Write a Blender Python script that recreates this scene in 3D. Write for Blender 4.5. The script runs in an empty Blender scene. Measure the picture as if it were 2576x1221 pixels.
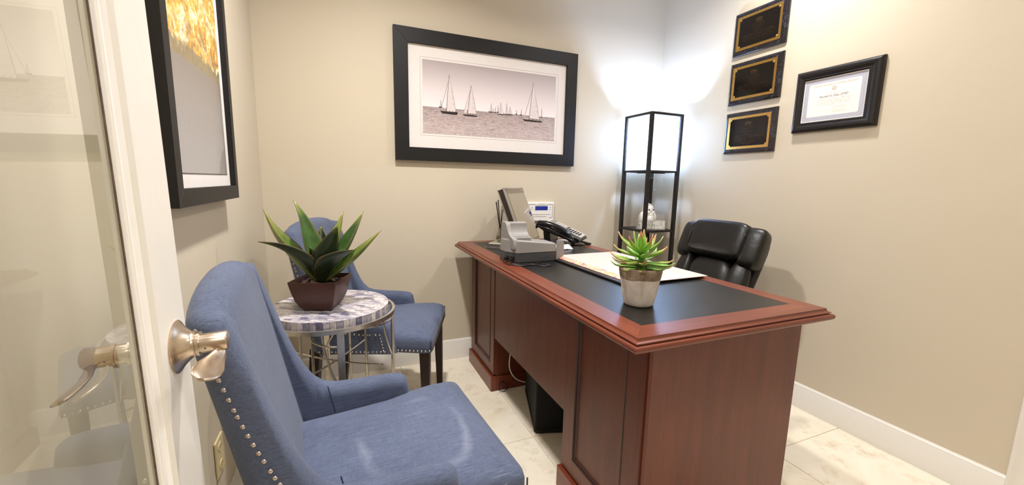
import bpy, math, random
import numpy as np
from mathutils import Matrix, Vector, noise
sc = bpy.context.scene
C = sc.collection
PI = math.pi
rnd = random.Random(7)

# ------------------------------------------------------------------ camera, world, lights, exposure
cam_d = bpy.data.cameras.new('camera')
cam = bpy.data.objects.new('camera', cam_d)
C.objects.link(cam)
cam_d.sensor_fit = 'HORIZONTAL'
cam_d.sensor_width = 36.0
cam_d.lens = 1018.05 * 36.0 / 2576.0
cam_d.clip_start = 0.02
cam.location = (0.3718, -2.394, 1.1187)
cam.rotation_euler = (1.4222, -0.0208, -0.3954)
sc.camera = cam

wd = bpy.data.worlds.new('world')
sc.world = wd
wd.use_nodes = True
wd.node_tree.nodes['Background'].inputs[0].default_value = (1.0, 0.96, 0.92, 1)
wd.node_tree.nodes['Background'].inputs[1].default_value = 0.25

sc.view_settings.view_transform = 'Standard'
sc.view_settings.look = 'None'
sc.view_settings.gamma = 1.0
sc.view_settings.use_curve_mapping = False
sc.view_settings.exposure = 0.0

WARM = (1.0, 0.98, 0.965)
CEIL = 2.55
CANS = [(0.62, -1.05), (2.1, -1.05), (0.62, -2.15), (2.1, -2.15)]
CAN_POWER = [26.5, 14.5, 9.0, 5.0]


def area(name, loc, power, size, color, rot=(0, 0, 0), spread=PI):
    l = bpy.data.lights.new(name, 'AREA')
    l.shape = 'DISK'
    l.size = size
    l.energy = power
    l.color = color
    l.spread = spread
    o = bpy.data.objects.new(name, l)
    C.objects.link(o)
    o.location = loc
    o.rotation_euler = rot
    return o


for (lx, ly), pw in zip(CANS, CAN_POWER):
    area('recessed_light_beam', (lx, ly, CEIL - 0.012), pw, 0.11, WARM, spread=math.radians(142))
area('hallway_light_beam', (0.9, -3.5, CEIL - 0.02), 14.0, 0.3, WARM)
BULB_STRENGTH = 1150.0


# ------------------------------------------------------------------ helpers
def lin(r, g, b):
    f = lambda c: (c / 255 / 12.92) if c / 255 <= 0.04045 else ((c / 255 + 0.055) / 1.055) ** 2.4
    return (f(r), f(g), f(b), 1.0)


class N:
    """small node helper"""
    def __init__(s, name):
        s.m = bpy.data.materials.new(name)
        s.m.use_nodes = True
        s.t = s.m.node_tree
        s.n = s.t.nodes
        s.b = s.n['Principled BSDF']
        s.out = s.n['Material Output']

    def new(s, t, **k):
        n = s.n.new(t)
        for a, v in k.items():
            setattr(n, a, v)
        return n

    def link(s, a, b):
        s.t.links.new(a, b)

    def set(s, **k):
        for a, v in k.items():
            s.b.inputs[a.replace('_', ' ')].default_value = v

    def coord(s, scale=(1, 1, 1), kind='Object', rot=(0, 0, 0), rand=False):
        tc = s.new('ShaderNodeTexCoord')
        mp = s.new('ShaderNodeMapping')
        mp.inputs['Scale'].default_value = scale
        mp.inputs['Rotation'].default_value = rot
        s.link(tc.outputs[kind], mp.inputs['Vector'])
        if rand:
            oi = s.new('ShaderNodeObjectInfo')
            ml = s.new('ShaderNodeMath', operation='MULTIPLY')
            ml.inputs[1].default_value = 37.0
            s.link(oi.outputs['Random'], ml.inputs[0])
            s.link(ml.outputs[0], mp.inputs['Location'])
        return mp.outputs[0]

    def noise(s, vec, scale, detail=4, rough=0.5, dist=0.0):
        n = s.new('ShaderNodeTexNoise')
        n.inputs['Scale'].default_value = scale
        n.inputs['Detail'].default_value = detail
        n.inputs['Roughness'].default_value = rough
        n.inputs['Distortion'].default_value = dist
        s.link(vec, n.inputs['Vector'])
        return n.outputs['Fac']

    def ramp(s, fac, stops, interp='LINEAR'):
        r = s.new('ShaderNodeValToRGB')
        r.color_ramp.interpolation = interp
        e = r.color_ramp.elements
        while len(e) > 2:
            e.remove(e[-1])
        e[0].position, e[0].color = stops[0]
        e[1].position, e[1].color = stops[1]
        for p, c in stops[2:]:
            x = e.new(p)
            x.color = c
        s.link(fac, r.inputs[0])
        return r.outputs[0]

    def mix(s, fac, a, b, blend='MIX'):
        m = s.new('ShaderNodeMix', data_type='RGBA', blend_type=blend)
        for i, v in ((0, fac), (6, a), (7, b)):
            if hasattr(v, 'is_linked') or hasattr(v, 'links'):
                s.link(v, m.inputs[i])
            else:
                m.inputs[i].default_value = v
        return m.outputs[2]

    def math(s, op, a, b=None, c=None):
        m = s.new('ShaderNodeMath', operation=op)
        for i, v in enumerate((a, b, c)):
            if v is None:
                continue
            if hasattr(v, 'links'):
                s.link(v, m.inputs[i])
            else:
                m.inputs[i].default_value = v
        return m.outputs[0]

    def base(s, c):
        s.link(c, s.b.inputs['Base Color'])

    def bump(s, h, strength=0.2, dist=0.001):
        b = s.new('ShaderNodeBump')
        b.inputs['Strength'].default_value = strength
        b.inputs['Distance'].default_value = dist
        s.link(h, b.inputs['Height'])
        s.link(b.outputs[0], s.b.inputs['Normal'])


def simple(name, col, rough=0.5, metal=0.0, spec=0.5, var=0.06, scale=40.0, bump=0.0, coat=0.0):
    n = N(name)
    n.set(Roughness=rough, Metallic=metal)
    n.b.inputs['Specular IOR Level'].default_value = spec
    n.b.inputs['Coat Weight'].default_value = coat
    n.b.inputs['Specular IOR Level'].default_value = 0.38
    v = n.coord()
    f = n.noise(v, scale, 3)
    lo = tuple(c * (1 - var) for c in col[:3]) + (1,)
    hi = tuple(min(1, c * (1 + var)) for c in col[:3]) + (1,)
    n.base(n.ramp(f, [(0.3, lo), (0.7, hi)]))
    if bump:
        n.bump(f, bump, 0.001)
    return n.m


MATW = {}


def wm(o):
    return MATW[o.name]


class MB:
    def __init__(s):
        s.v = []
        s.f = []
        s.uv = None

    def add(s, vs, fs, M=None):
        k = len(s.v)
        for p in vs:
            p = Vector(p)
            s.v.append(tuple(M @ p) if M else tuple(p))
        s.f += [tuple(i + k for i in f) for f in fs]
        return s

    def box(s, x0, x1, y0, y1, z0, z1, M=None):
        x0, x1 = min(x0, x1), max(x0, x1)
        y0, y1 = min(y0, y1), max(y0, y1)
        z0, z1 = min(z0, z1), max(z0, z1)
        return s.hexa([(x0, y0, z0), (x1, y0, z0), (x1, y1, z0), (x0, y1, z0),
                       (x0, y0, z1), (x1, y0, z1), (x1, y1, z1), (x0, y1, z1)], M)

    def hexa(s, p, M=None):
        return s.add(p, [(0, 3, 2, 1), (4, 5, 6, 7), (0, 1, 5, 4), (1, 2, 6, 5), (2, 3, 7, 6), (3, 0, 4, 7)], M)

    def prism(s, poly, a, b, fn=None, M=None):
        """extrude polygon (list of (p,q)) between a and b; fn(p,q,t)->xyz"""
        fn = fn or (lambda p, q, t: (p, q, t))
        n = len(poly)
        vs = [fn(p, q, a) for p, q in poly] + [fn(p, q, b) for p, q in poly]
        fs = [(i, (i + 1) % n, n + (i + 1) % n, n + i) for i in range(n)]
        fs += [tuple(range(n - 1, -1, -1)), tuple(range(n, 2 * n))]
        return s.add(vs, fs, M)

    def loft(s, rings, closed_ring=True, cap=True, M=None, wrap=False):
        n = len(rings[0])
        vs = [p for r in rings for p in r]
        fs = []
        m = len(rings)
        for j in range(m if wrap else m - 1):
            for i in range(n if closed_ring else n - 1):
                i2 = (i + 1) % n
                j2 = (j + 1) % m
                fs.append((j * n + i, j * n + i2, j2 * n + i2, j2 * n + i))
        if cap and closed_ring and not wrap:
            fs.append(tuple(range(n - 1, -1, -1)))
            fs.append(tuple((m - 1) * n + i for i in range(n)))
        return s.add(vs, fs, M)

    def lathe(s, prof, c=(0, 0, 0), n=32, M=None, cap=True):
        rings = [[(c[0] + r * math.cos(2 * PI * i / n), c[1] + r * math.sin(2 * PI * i / n), c[2] + z) for i in range(n)]
                 for r, z in prof]
        return s.loft(rings, cap=cap, M=M)

    def tube(s, pts, r, n=8, closed=False, cap=True, rs=None, flat=None):
        P = [Vector(p) for p in pts]
        m = len(P)
        rings = []
        up = Vector((0, 0, 1))
        prev = None
        for i in range(m):
            if closed:
                t = (P[(i + 1) % m] - P[i - 1]).normalized()
            else:
                t = (P[min(i + 1, m - 1)] - P[max(i - 1, 0)]).normalized()
            if prev is None:
                a = up if abs(t.dot(up)) < 0.9 else Vector((1, 0, 0))
                u = (a - t * a.dot(t)).normalized()
            else:
                u = (prev - t * prev.dot(t)).normalized()
            prev = u
            w = t.cross(u)
            rr = rs[i] if rs else r
            ru, rw = (rr, rr) if flat is None else (rr * flat[0], rr * flat[1])
            rings.append([P[i] + u * ru * math.cos(2 * PI * k / n) + w * rw * math.sin(2 * PI * k / n) for k in range(n)])
        return s.loft(rings, cap=cap and not closed, wrap=closed)

    def ell(s, c, r, M=None, n=16, m=10, fn=None):
        rings = []
        for j in range(1, m):
            th = PI * j / m
            ring = []
            for i in range(n):
                ph = 2 * PI * i / n
                d = Vector((math.sin(th) * math.cos(ph), math.sin(th) * math.sin(ph), -math.cos(th)))
                k = fn(d) if fn else 1.0
                ring.append((c[0] + r[0] * d.x * k, c[1] + r[1] * d.y * k, c[2] + r[2] * d.z * k))
            rings.append(ring)
        return s.loft(rings, M=M)

    def build(s, name, mat, parent=None, smooth=True, bevel=0.0, label=None, world=False, seg=2, angle=38, mats=None, idx=None, kind=None, solid=0.0, sub=0):
        me = bpy.data.meshes.new(name)
        vs = s.v
        root = parent
        if parent is not None and world:
            inv = wm(parent).inverted()
            vs = [tuple(inv @ Vector(p)) for p in vs]
        me.from_pydata(vs, [], s.f)
        me.materials.append(mat)
        for mm in (mats or []):
            me.materials.append(mm)
        if idx is not None:
            me.polygons.foreach_set('material_index', idx)
        if s.uv is not None:
            l = me.uv_layers.new(name='UVMap')
            for lp in me.loops:
                l.data[lp.index].uv = s.uv[lp.vertex_index]
        me.validate()
        me.update()
        if smooth:
            me.polygons.foreach_set('use_smooth', [True] * len(me.polygons))
            me.set_sharp_from_angle(angle=math.radians(angle))
        o = bpy.data.objects.new(name, me)
        C.objects.link(o)
        if parent is not None:
            o.parent = parent
            MATW[o.name] = wm(parent)
        else:
            MATW[o.name] = Matrix()
        if bevel:
            b = o.modifiers.new('bevel', 'BEVEL')
            b.width = bevel
            b.segments = seg
            b.limit_method = 'ANGLE'
            b.angle_limit = math.radians(40)
            b.harden_normals = False
        if solid:
            b = o.modifiers.new('solid', 'SOLIDIFY')
            b.thickness = solid
            b.offset = 0
        if sub:
            b = o.modifiers.new('sub', 'SUBSURF')
            b.levels = sub
            b.render_levels = sub
        if label:
            o['label'] = label
        if kind:
            o['kind'] = kind
        return o


def thing(name, label, cat, loc=(0, 0, 0), rotz=0.0, group=None, kind=None):
    o = bpy.data.objects.new(name, None)
    C.objects.link(o)
    o.empty_display_size = 0.05
    o.location = loc
    o.rotation_euler = (0, 0, rotz)
    MATW[o.name] = Matrix.Translation(loc) @ Matrix.Rotation(rotz, 4, 'Z')
    tag(o, label, cat, group, kind)
    return o


def tag(o, label=None, cat=None, group=None, kind=None):
    for k, v in (('label', label), ('category', cat), ('group', group), ('kind', kind)):
        if v:
            o[k] = v
    return o


def copy_tree(o, parent=None):
    c = o.copy()
    C.objects.link(c)
    if parent is not None:
        c.parent = parent
    for ch in list(o.children):
        copy_tree(ch, c)
    return c


def text_geo(body, size, extrude=0.0, align='CENTER', shear=0.0, sx=1.0, bold=0.0):
    cu = bpy.data.curves.new('t', 'FONT')
    cu.body = body
    cu.size = size
    cu.extrude = extrude
    cu.align_x = align
    cu.shear = shear
    cu.offset = bold
    cu.resolution_u = 2
    ob = bpy.data.objects.new('t', cu)
    C.objects.link(ob)
    dg = bpy.context.evaluated_depsgraph_get()
    me = bpy.data.meshes.new_from_object(ob.evaluated_get(dg))
    vs = [(v.co.x * sx, v.co.y, v.co.z) for v in me.vertices]
    fs = [tuple(p.vertices) for p in me.polygons]
    bpy.data.objects.remove(ob)
    bpy.data.curves.remove(cu)
    bpy.data.meshes.remove(me)
    return vs, fs


def bez(a, b, c, n):
    a, b, c = Vector(a), Vector(b), Vector(c)
    return [a * (1 - t) ** 2 + b * 2 * t * (1 - t) + c * t * t for t in [i / (n - 1) for i in range(n)]]


def catmull(P, k=6, closed=False):
    P = [Vector(p) for p in P]
    out = []
    m = len(P)
    rng = range(m if closed else m - 1)
    for i in rng:
        p0 = P[(i - 1) % m] if closed or i > 0 else P[0]
        p1, p2 = P[i], P[(i + 1) % m]
        p3 = P[(i + 2) % m] if closed or i + 2 < m else P[-1]
        for j in range(k):
            t = j / k
            out.append(0.5 * ((2 * p1) + (p2 - p0) * t + (2 * p0 - 5 * p1 + 4 * p2 - p3) * t * t + (3 * p1 - p0 - 3 * p2 + p3) * t ** 3))
    if not closed:
        out.append(P[-1])
    return out


# ------------------------------------------------------------------ materials
def wall_mat():
    n = N('wall_paint')
    n.set(Roughness=0.62)
    n.b.inputs['Specular IOR Level'].default_value = 0.3
    v = n.coord()
    f = n.noise(v, 1.2, 3)
    n.base(n.ramp(f, [(0.3, lin(209, 197, 174)), (0.7, lin(213, 201, 180))]))
    h = n.noise(v, 260, 3, 0.6)
    n.bump(h, 0.12, 0.0006)
    return n.m


M_WALL = wall_mat()
M_WHITE = simple('white_trim_paint', lin(236, 231, 222), 0.35, spec=0.5, var=0.01)
M_CEIL = simple('ceiling_paint', lin(235, 232, 226), 0.8, var=0.01)
M_GROUT = simple('grout', lin(196, 178, 146), 0.85, var=0.08, scale=60)


def tile_mat():
    n = N('travertine_tile')
    n.b.inputs['Coat Weight'].default_value = 0.15
    n.b.inputs['Coat Roughness'].default_value = 0.15
    v = n.coord(rand=True)
    a = n.noise(v, 3.0, 8, 0.62, 1.0)
    b = n.noise(v, 11.0, 8, 0.68, 0.4)
    c1 = n.ramp(a, [(0.25, lin(226, 212, 186)), (0.5, lin(238, 228, 208)), (0.75, lin(243, 236, 220))])
    c2 = n.ramp(b, [(0.30, lin(205, 186, 152)), (0.46, lin(255, 255, 255))])
    n.base(n.mix(0.55, c1, c2, 'MULTIPLY'))
    n.link(n.ramp(b, [(0.3, (0.55,) * 3 + (1,)), (0.6, (0.3,) * 3 + (1,))]), n.b.inputs['Roughness'])
    n.bump(b, 0.1, 0.0008)
    return n.m


M_TILE = tile_mat()


def wood_mat(name, dark, light, scale, rough=0.33, coat=0.12):
    n = N(name)
    n.set(Roughness=rough)
    n.b.inputs['Coat Weight'].default_value = coat
    n.b.inputs['Coat Roughness'].default_value = 0.2
    v = n.coord(scale)
    g = n.noise(v, 6, 6, 0.6, 0.4)
    h = n.noise(v, 40, 4, 0.7)
    c = n.ramp(g, [(0.3, dark), (0.7, light)])
    c2 = n.ramp(h, [(0.35, (0.72, 0.68, 0.66, 1)), (0.6, (1, 1, 1, 1))])
    n.base(n.mix(0.6, c, c2, 'MULTIPLY'))
    n.bump(h, 0.05, 0.0004)
    return n.m


D1, D2 = lin(100, 43, 24), lin(126, 60, 36)
M_WOODV = wood_mat('cherry_wood_upright', lin(90, 39, 20), lin(110, 51, 27), (5, 5, 0.5), 0.42)
M_WOODX = wood_mat('cherry_wood_across', D1, D2, (0.5, 6, 6), 0.36)
M_WOODY = wood_mat('cherry_wood_along', D1, D2, (6, 0.5, 6), 0.36)
M_INSET = simple('black_writing_surface', lin(22, 21, 20), 0.33, spec=0.42, var=0.05, scale=300, bump=0.02)
M_BLACK = simple('satin_black', lin(26, 23, 22), 0.4, var=0.08)
M_FRAME = simple('black_brown_frame', lin(13, 11, 11), 0.5, spec=0.2, var=0.1, scale=18)
M_MATB = simple('white_mat_board', lin(230, 223, 218), 0.8, var=0.01)
M_CLEAR = None
M_NICKEL = simple('brushed_nickel', lin(205, 188, 168), 0.26, metal=1.0, var=0.04, scale=200)
M_NAIL = simple('nailhead_metal', lin(190, 180, 172), 0.25, metal=1.0, var=0.1, scale=300)
M_SILVERLEAF = simple('champagne_silver_metal', lin(206, 200, 188), 0.32, metal=0.92, var=0.1, scale=60)
M_ESPRESSO = simple('espresso_leg_wood', lin(44, 28, 24), 0.35, var=0.15, scale=25)


def fabric(name, stained=False):
    n = N(name)
    n.set(Roughness=0.85)
    n.b.inputs['Specular IOR Level'].default_value = 0.25
    n.b.inputs['Sheen Weight'].default_value = 0.12
    n.b.inputs['Sheen Roughness'].default_value = 0.45
    a = n.noise(n.coord((1, 14, 14)), 26, 4, 0.65)
    b = n.noise(n.coord((14, 1, 14)), 26, 4, 0.65)
    d = n.noise(n.coord(), 420, 2, 0.5)
    e = n.noise(n.coord(), 5, 3, 0.5)
    c = n.ramp(a, [(0.28, lin(60, 65, 83)), (0.5, lin(82, 90, 112)), (0.68, lin(92, 101, 124)), (0.8, lin(136, 140, 162))])
    c2 = n.ramp(b, [(0.3, lin(68, 74, 92)), (0.55, lin(86, 95, 118)), (0.8, lin(118, 124, 148))])
    col = n.mix(0.3, c, c2)
    col = n.mix(n.ramp(e, [(0.35, (0, 0, 0, 1)), (0.7, (0.14,) * 3 + (1,))]), col, lin(126, 136, 166))
    if stained:
        # rubbed chalky outline on the seat: rounded ring band in seat coordinates, broken up by noise
        tc = n.new('ShaderNodeTexCoord')
        sp = n.new('ShaderNodeSeparateXYZ')
        wn = n.noise(n.coord(), 9, 3, 0.5)
        n.link(tc.outputs['Object'], sp.inputs[0])
        x = n.math('SUBTRACT', sp.outputs[0], 0.095)
        y = n.math('SUBTRACT', sp.outputs[1], -0.02)
        x4 = n.math('POWER', n.math('ABSOLUTE', n.math('DIVIDE', x, 0.125)), 3.0)
        y4 = n.math('POWER', n.math('ABSOLUTE', n.math('DIVIDE', y, 0.15)), 3.0)
        r = n.math('ADD', n.math('POWER', n.math('ADD', x4, y4), 0.333), n.math('MULTIPLY', n.math('SUBTRACT', wn, 0.5), 0.5))
        band = n.math('SUBTRACT', 1.0, n.math('MULTIPLY', n.math('ABSOLUTE', n.math('SUBTRACT', r, 1.0)), 8.0))
        band = n.math('MAXIMUM', band, 0.0)
        brk = n.noise(n.coord((1, 1, 1)), 4.5, 2, 0.5)
        amt = n.math('MULTIPLY', band, n.ramp(brk, [(0.45, (0, 0, 0, 1)), (0.6, (1, 1, 1, 1))]))
        amt2 = n.math('MULTIPLY', amt, n.math('ADD', 0.05, n.math('MULTIPLY', a, 0.28)))
        col = n.mix(amt2, col, lin(186, 190, 206))
        # pale slubs in the weave
        sl = n.noise(n.coord((2.6, 40, 10)), 9, 2, 0.5)
        col = n.mix(n.ramp(sl, [(0.64, (0, 0, 0, 1)), (0.76, (0.3,) * 3 + (1,))]), col, lin(170, 178, 204))
    n.base(col)
    hh = n.math('ADD', n.math('MULTIPLY', a, 0.6), d)
    n.bump(hh, 0.35, 0.0012)
    return n.m


M_FABRIC = fabric('blue_linen')
M_FABRIC_S = fabric('blue_linen_rubbed', True)
M_PIPE = simple('blue_welt', lin(52, 57, 76), 0.8, var=0.1, scale=200)

# ------------------------------------------------------------------ room shell
W = 2.5087
YF = -2.70
XT = [1.117 + k * 0.4567 for k in range(-4, 5)]
YT = [-0.007 - k * 0.4545 for k in range(-1, 9)]


def structure(o):
    o['kind'] = 'structure'
    return o


fl = structure(MB().box(-0.1, W + 0.1, -4.1, 0.1, -0.06, -0.003).build('floor', M_GROUT, smooth=False))
tile_cache = {}
G = 0.0013
xs = [-0.0] + [x for x in XT if 0 < x < W] + [W]
ys = [0.0] + [y for y in YT if -4.0 < y < -0.02] + [-4.0]
for i in range(len(xs) - 1):
    for j in range(len(ys) - 1):
        x0, x1, y1, y0 = xs[i] + G, xs[i + 1] - G, ys[j] - G, ys[j + 1] + G
        w, d = round(x1 - x0, 4), round(y1 - y0, 4)
        if w < 0.01 or d < 0.01:
            continue
        if (w, d) not in tile_cache:
            b = 0.0015
            m = MB().loft([[(0, 0, -.003), (w, 0, -.003), (w, d, -.003), (0, d, -.003)],
                           [(0, 0, -b), (w, 0, -b), (w, d, -b), (0, d, -b)],
                           [(b, b, 0), (w - b, b, 0), (w - b, d - b, 0), (b, d - b, 0)]])
            o = m.build('tile', M_TILE, fl, smooth=False)
            tile_cache[(w, d)] = o
        else:
            o = tile_cache[(w, d)].copy()
            C.objects.link(o)
        o.location = (x0, y0, 0)

structure(MB().box(-0.1, W + 0.1, -4.1, 0.1, CEIL, CEIL + 0.1).build('ceiling', M_CEIL, smooth=False))
structure(MB().box(-0.1, W + 0.1, 0, 0.1, -0.06, CEIL).build('wall_back', M_WALL, smooth=False))
structure(MB().box(-0.1, 0, -4.1, 0, -0.06, CEIL).build('wall_left', M_WALL, smooth=False))
# right wall with a doorway behind trim_1
DY0, DY1 = -1.965, -2.70
structure(MB().box(W, W + 0.1, DY0, 0, -0.06, CEIL).box(W, W + 0.1, DY1, DY0, 2.06, CEIL)
          .box(W, W + 0.1, -4.1, DY1, -0.06, CEIL).build('wall_right', M_WALL, smooth=False))
structure(MB().box(0.0, 0.155, YF - 0.1, YF, 0, CEIL).box(0.2, 1.02, YF - 0.1, YF, 2.06, CEIL)
          .box(1.02, W, YF - 0.1, YF, 0, CEIL).build('wall_front', M_WALL, smooth=False))
structure(MB().box(-0.1, W + 0.1, -4.2, -4.1, -0.06, CEIL).build('wall_hallway', M_WALL, smooth=False))

BP = [(0, 0), (.015, 0), (.015, .096), (.0125, .100), (.0125, .107), (.009, .112), (.009, .117), (.004, .122), (.003, .125), (0, .125)]
structure(MB().prism(BP, 0.0, W, lambda p, q, t: (t, -p, q)).build('baseboard_back', M_WHITE))
structure(MB().prism(BP, YF, 0, lambda p, q, t: (p, t, q)).build('baseboard_left', M_WHITE))
structure(MB().prism(BP, -1.883, 0, lambda p, q, t: (W - p, t, q)).build('baseboard_right', M_WHITE))
structure(MB().prism(BP, 1.10, W, lambda p, q, t: (t, YF + p, q)).build('baseboard_front', M_WHITE))
CP = [(0, 0), (.012, 0), (.016, .004), (.016, .012), (.012, .018), (.014, .05), (.018, .06), (.018, .078), (.014, .082), (0, .082)]
structure(MB().prism(CP, 0.0, 2.062, lambda p, q, t: (W - p, DY0 + .082 - q, t))
          .prism(CP, 0.0, 2.062, lambda p, q, t: (W - p, DY1 - .082 + q + 0.04, t))
          .prism(CP, DY1 - .04, DY0 + .082, lambda p, q, t: (W - p, t, 2.06 + q)).build('trim_1', M_WHITE))
structure(MB().prism(CP, 0.0, 2.062, lambda p, q, t: (0.155 - q + .0, YF + p, t))
          .prism(CP, 0.0, 2.062, lambda p, q, t: (1.02 + q, YF + p, t))
          .prism(CP, 0.073, 1.102, lambda p, q, t: (t, YF + p, 2.06 + q)).build('trim_2', M_WHITE))

# closed panelled door in the right wall
d2 = thing('door_2', None, None, (W + 0.03, DY0, 0), kind='structure')
m = MB().box(0, .04, -.735, 0, .005, 2.058)
m.build('door_slab', M_WHITE, d2, smooth=False)
for z0, z1 in ((.25, .95), (1.12, 1.9)):
    for y0, y1 in ((-.335, -.09), (-.645, -.4)):
        MB().loft([[(-.001, y0, z0), (-.001, y1, z0), (-.001, y1, z1), (-.001, y0, z1)],
                   [(-.009, y0 + .02, z0 + .02), (-.009, y1 - .02, z0 + .02), (-.009, y1 - .02, z1 - .02), (-.009, y0 + .02, z1 - .02)]]
                  ).build('door_panel', M_WHITE, d2, smooth=False)

# ceiling fixtures (recessed trims around the lamps)
M_LENS = N('lit_lens')
M_LENS.set(Base_Color=(1, 1, 1, 1))
M_LENS.b.inputs['Emission Color'].default_value = WARM + (1,)
M_LENS.b.inputs['Emission Strength'].default_value = 4.0
ROUND_BULB = None
can0 = None
for k, (lx, ly) in enumerate(CANS + [(0.9, -3.5)]):
    lab = ['over the two blue chairs', 'over the black office chair', 'beside the open door', 'near the closed right-hand door', 'of the hallway'][k]
    if can0 is None:
        can0 = thing('recessed_light', '', 'ceiling light', (lx, ly, CEIL), group='round recessed lights in the ceiling')
        MB().lathe([(.062, -.001), (.066, -.006), (.088, -.004), (.09, -.0005)], cap=False).build('trim_ring', M_WHITE, can0)
        MB().lathe([(.063, -.0015), (.0, -.0015)], cap=False).build('lens', M_LENS.m, can0)
        c = can0
    else:
        c = copy_tree(can0)
        c.location = (lx, ly, CEIL)
    c['label'] = 'white round recessed ceiling light ' + lab

# ------------------------------------------------------------------ glazed door, open, on the left
TH = math.radians(2.5)
U = Vector((math.sin(TH), -math.cos(TH), 0))      # latch -> hinge
NN = Vector((math.cos(TH), math.sin(TH), 0))      # towards the room side seen by the camera
D0 = Vector((0.1692, -1.7449, 0))
LEAN_D = math.radians(1.0)
LEAF = 0.86
door = thing('door_1', None, None, tuple(D0), kind='structure')
MD = Matrix(((U.x, NN.x, 0, 0), (U.y, NN.y, 0, 0), (0, 0, 1, 0), (0, 0, 0, 1)))   # local (s, n, z) -> offset
TK = 0.034
SW = 0.098      # stile flat width
BW = 0.026      # glazing bead width
ZB, ZT = 0.012, 2.045
RB, RT = 0.25, 1.93
for s0, s1, nm in ((0, SW, 'stile'), (LEAF - SW, LEAF, 'stile')):
    MB().box(s0, s1, -TK, 0, ZB, ZT, M=MD).build(nm, M_WHITE, door, smooth=False, bevel=.0012)
for z0, z1 in ((ZB, RB), (RT, ZT)):
    MB().box(SW, LEAF - SW, -TK, 0, z0, z1, M=MD).build('rail', M_WHITE, door, smooth=False)
g0, g1, gz0, gz1 = SW, LEAF - SW, RB, RT
bead = [(0, 0), (.002, .002), (.005, .0030), (.0075, .0012), (.0085, -.0015), (.0145, -.0045), (.018, -.0035), (.021, -.004), (.0228, -.0065), (BW, -.0075), (BW, -.0105), (0, -.0105)]
bead2 = [(0, 0), (.002, .001), (.005, -.003), (.008, -.008), (.010, -.012), (.012, -.020), (.014, -.0225), (0, -.0225)]


def ringsect(sec, sgn, off):
    rings = []
    for a, b in sec:
        n_ = off + sgn * b
        rings.append([(g0 + a, n_, gz0 + a), (g1 - a, n_, gz0 + a), (g1 - a, n_, gz1 - a), (g0 + a, n_, gz1 - a)])
    return rings


for sgn, off in ((1, 0.0), (-1, -TK)):
    mm = MB()
    mm.loft(ringsect(bead if sgn > 0 else bead2, sgn, off), cap=False, wrap=True, M=MD)
    mm.build('glazing_bead', M_WHITE, door)
mm = MB()
for sgn, off in ((1, 0.0),):
    mm.loft(ringsect([(BW - .0005, -.0078), (BW + .0008, -.0092), (BW + .0008, -.0100), (BW - .0005, -.0100)], sgn, off), cap=False, wrap=True, M=MD)
mm.build('glazing_seal', simple('grey_glazing_seal', lin(96, 80, 70), 0.8, var=0.3, scale=120), door)
gl = N('door_glass')
gl.n.remove(gl.b)
gs = gl.new('ShaderNodeBsdfGlossy')
gs.inputs['Roughness'].default_value = 0.0
gs.inputs['Color'].default_value = (1, 1, 1, 1)
tr = gl.new('ShaderNodeBsdfTransparent')
tr.inputs['Color'].default_value = (0.93, 0.955, 0.92, 1)
geo_ = gl.new('ShaderNodeNewGeometry')
dot_ = gl.new('ShaderNodeVectorMath', operation='DOT_PRODUCT')
gl.link(geo_.outputs['Incoming'], dot_.inputs[0])
gl.link(geo_.outputs['Normal'], dot_.inputs[1])
# two-sided Schlick reflectance of a thin pane, both surfaces counted
fac_ = gl.math('POWER', gl.math('SUBTRACT', 1.0, gl.math('ABSOLUTE', dot_.outputs['Value'])), 5.0)
fac_ = gl.math('ADD', 0.11, gl.math('MULTIPLY', fac_, 0.86))
mx = gl.new('ShaderNodeMixShader')
gl.link(fac_, mx.inputs[0])
gl.link(tr.outputs[0], mx.inputs[1])
gl.link(gs.outputs[0], mx.inputs[2])
gl.link(mx.outputs[0], gl.out.inputs['Surface'])
M_GLASS = gl.m
MB().add([tuple(MD @ Vector(p)) for p in ((g0 + BW - .006, -.0102, gz0 + BW - .006), (g1 - BW + .006, -.0102, gz0 + BW - .006),
                                         (g1 - BW + .006, -.0102, gz1 - BW + .006), (g0 + BW - .006, -.0102, gz1 - BW + .006))],
         [(0, 3, 2, 1)]).build('glass_pane', M_GLASS, door, smooth=False)


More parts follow.
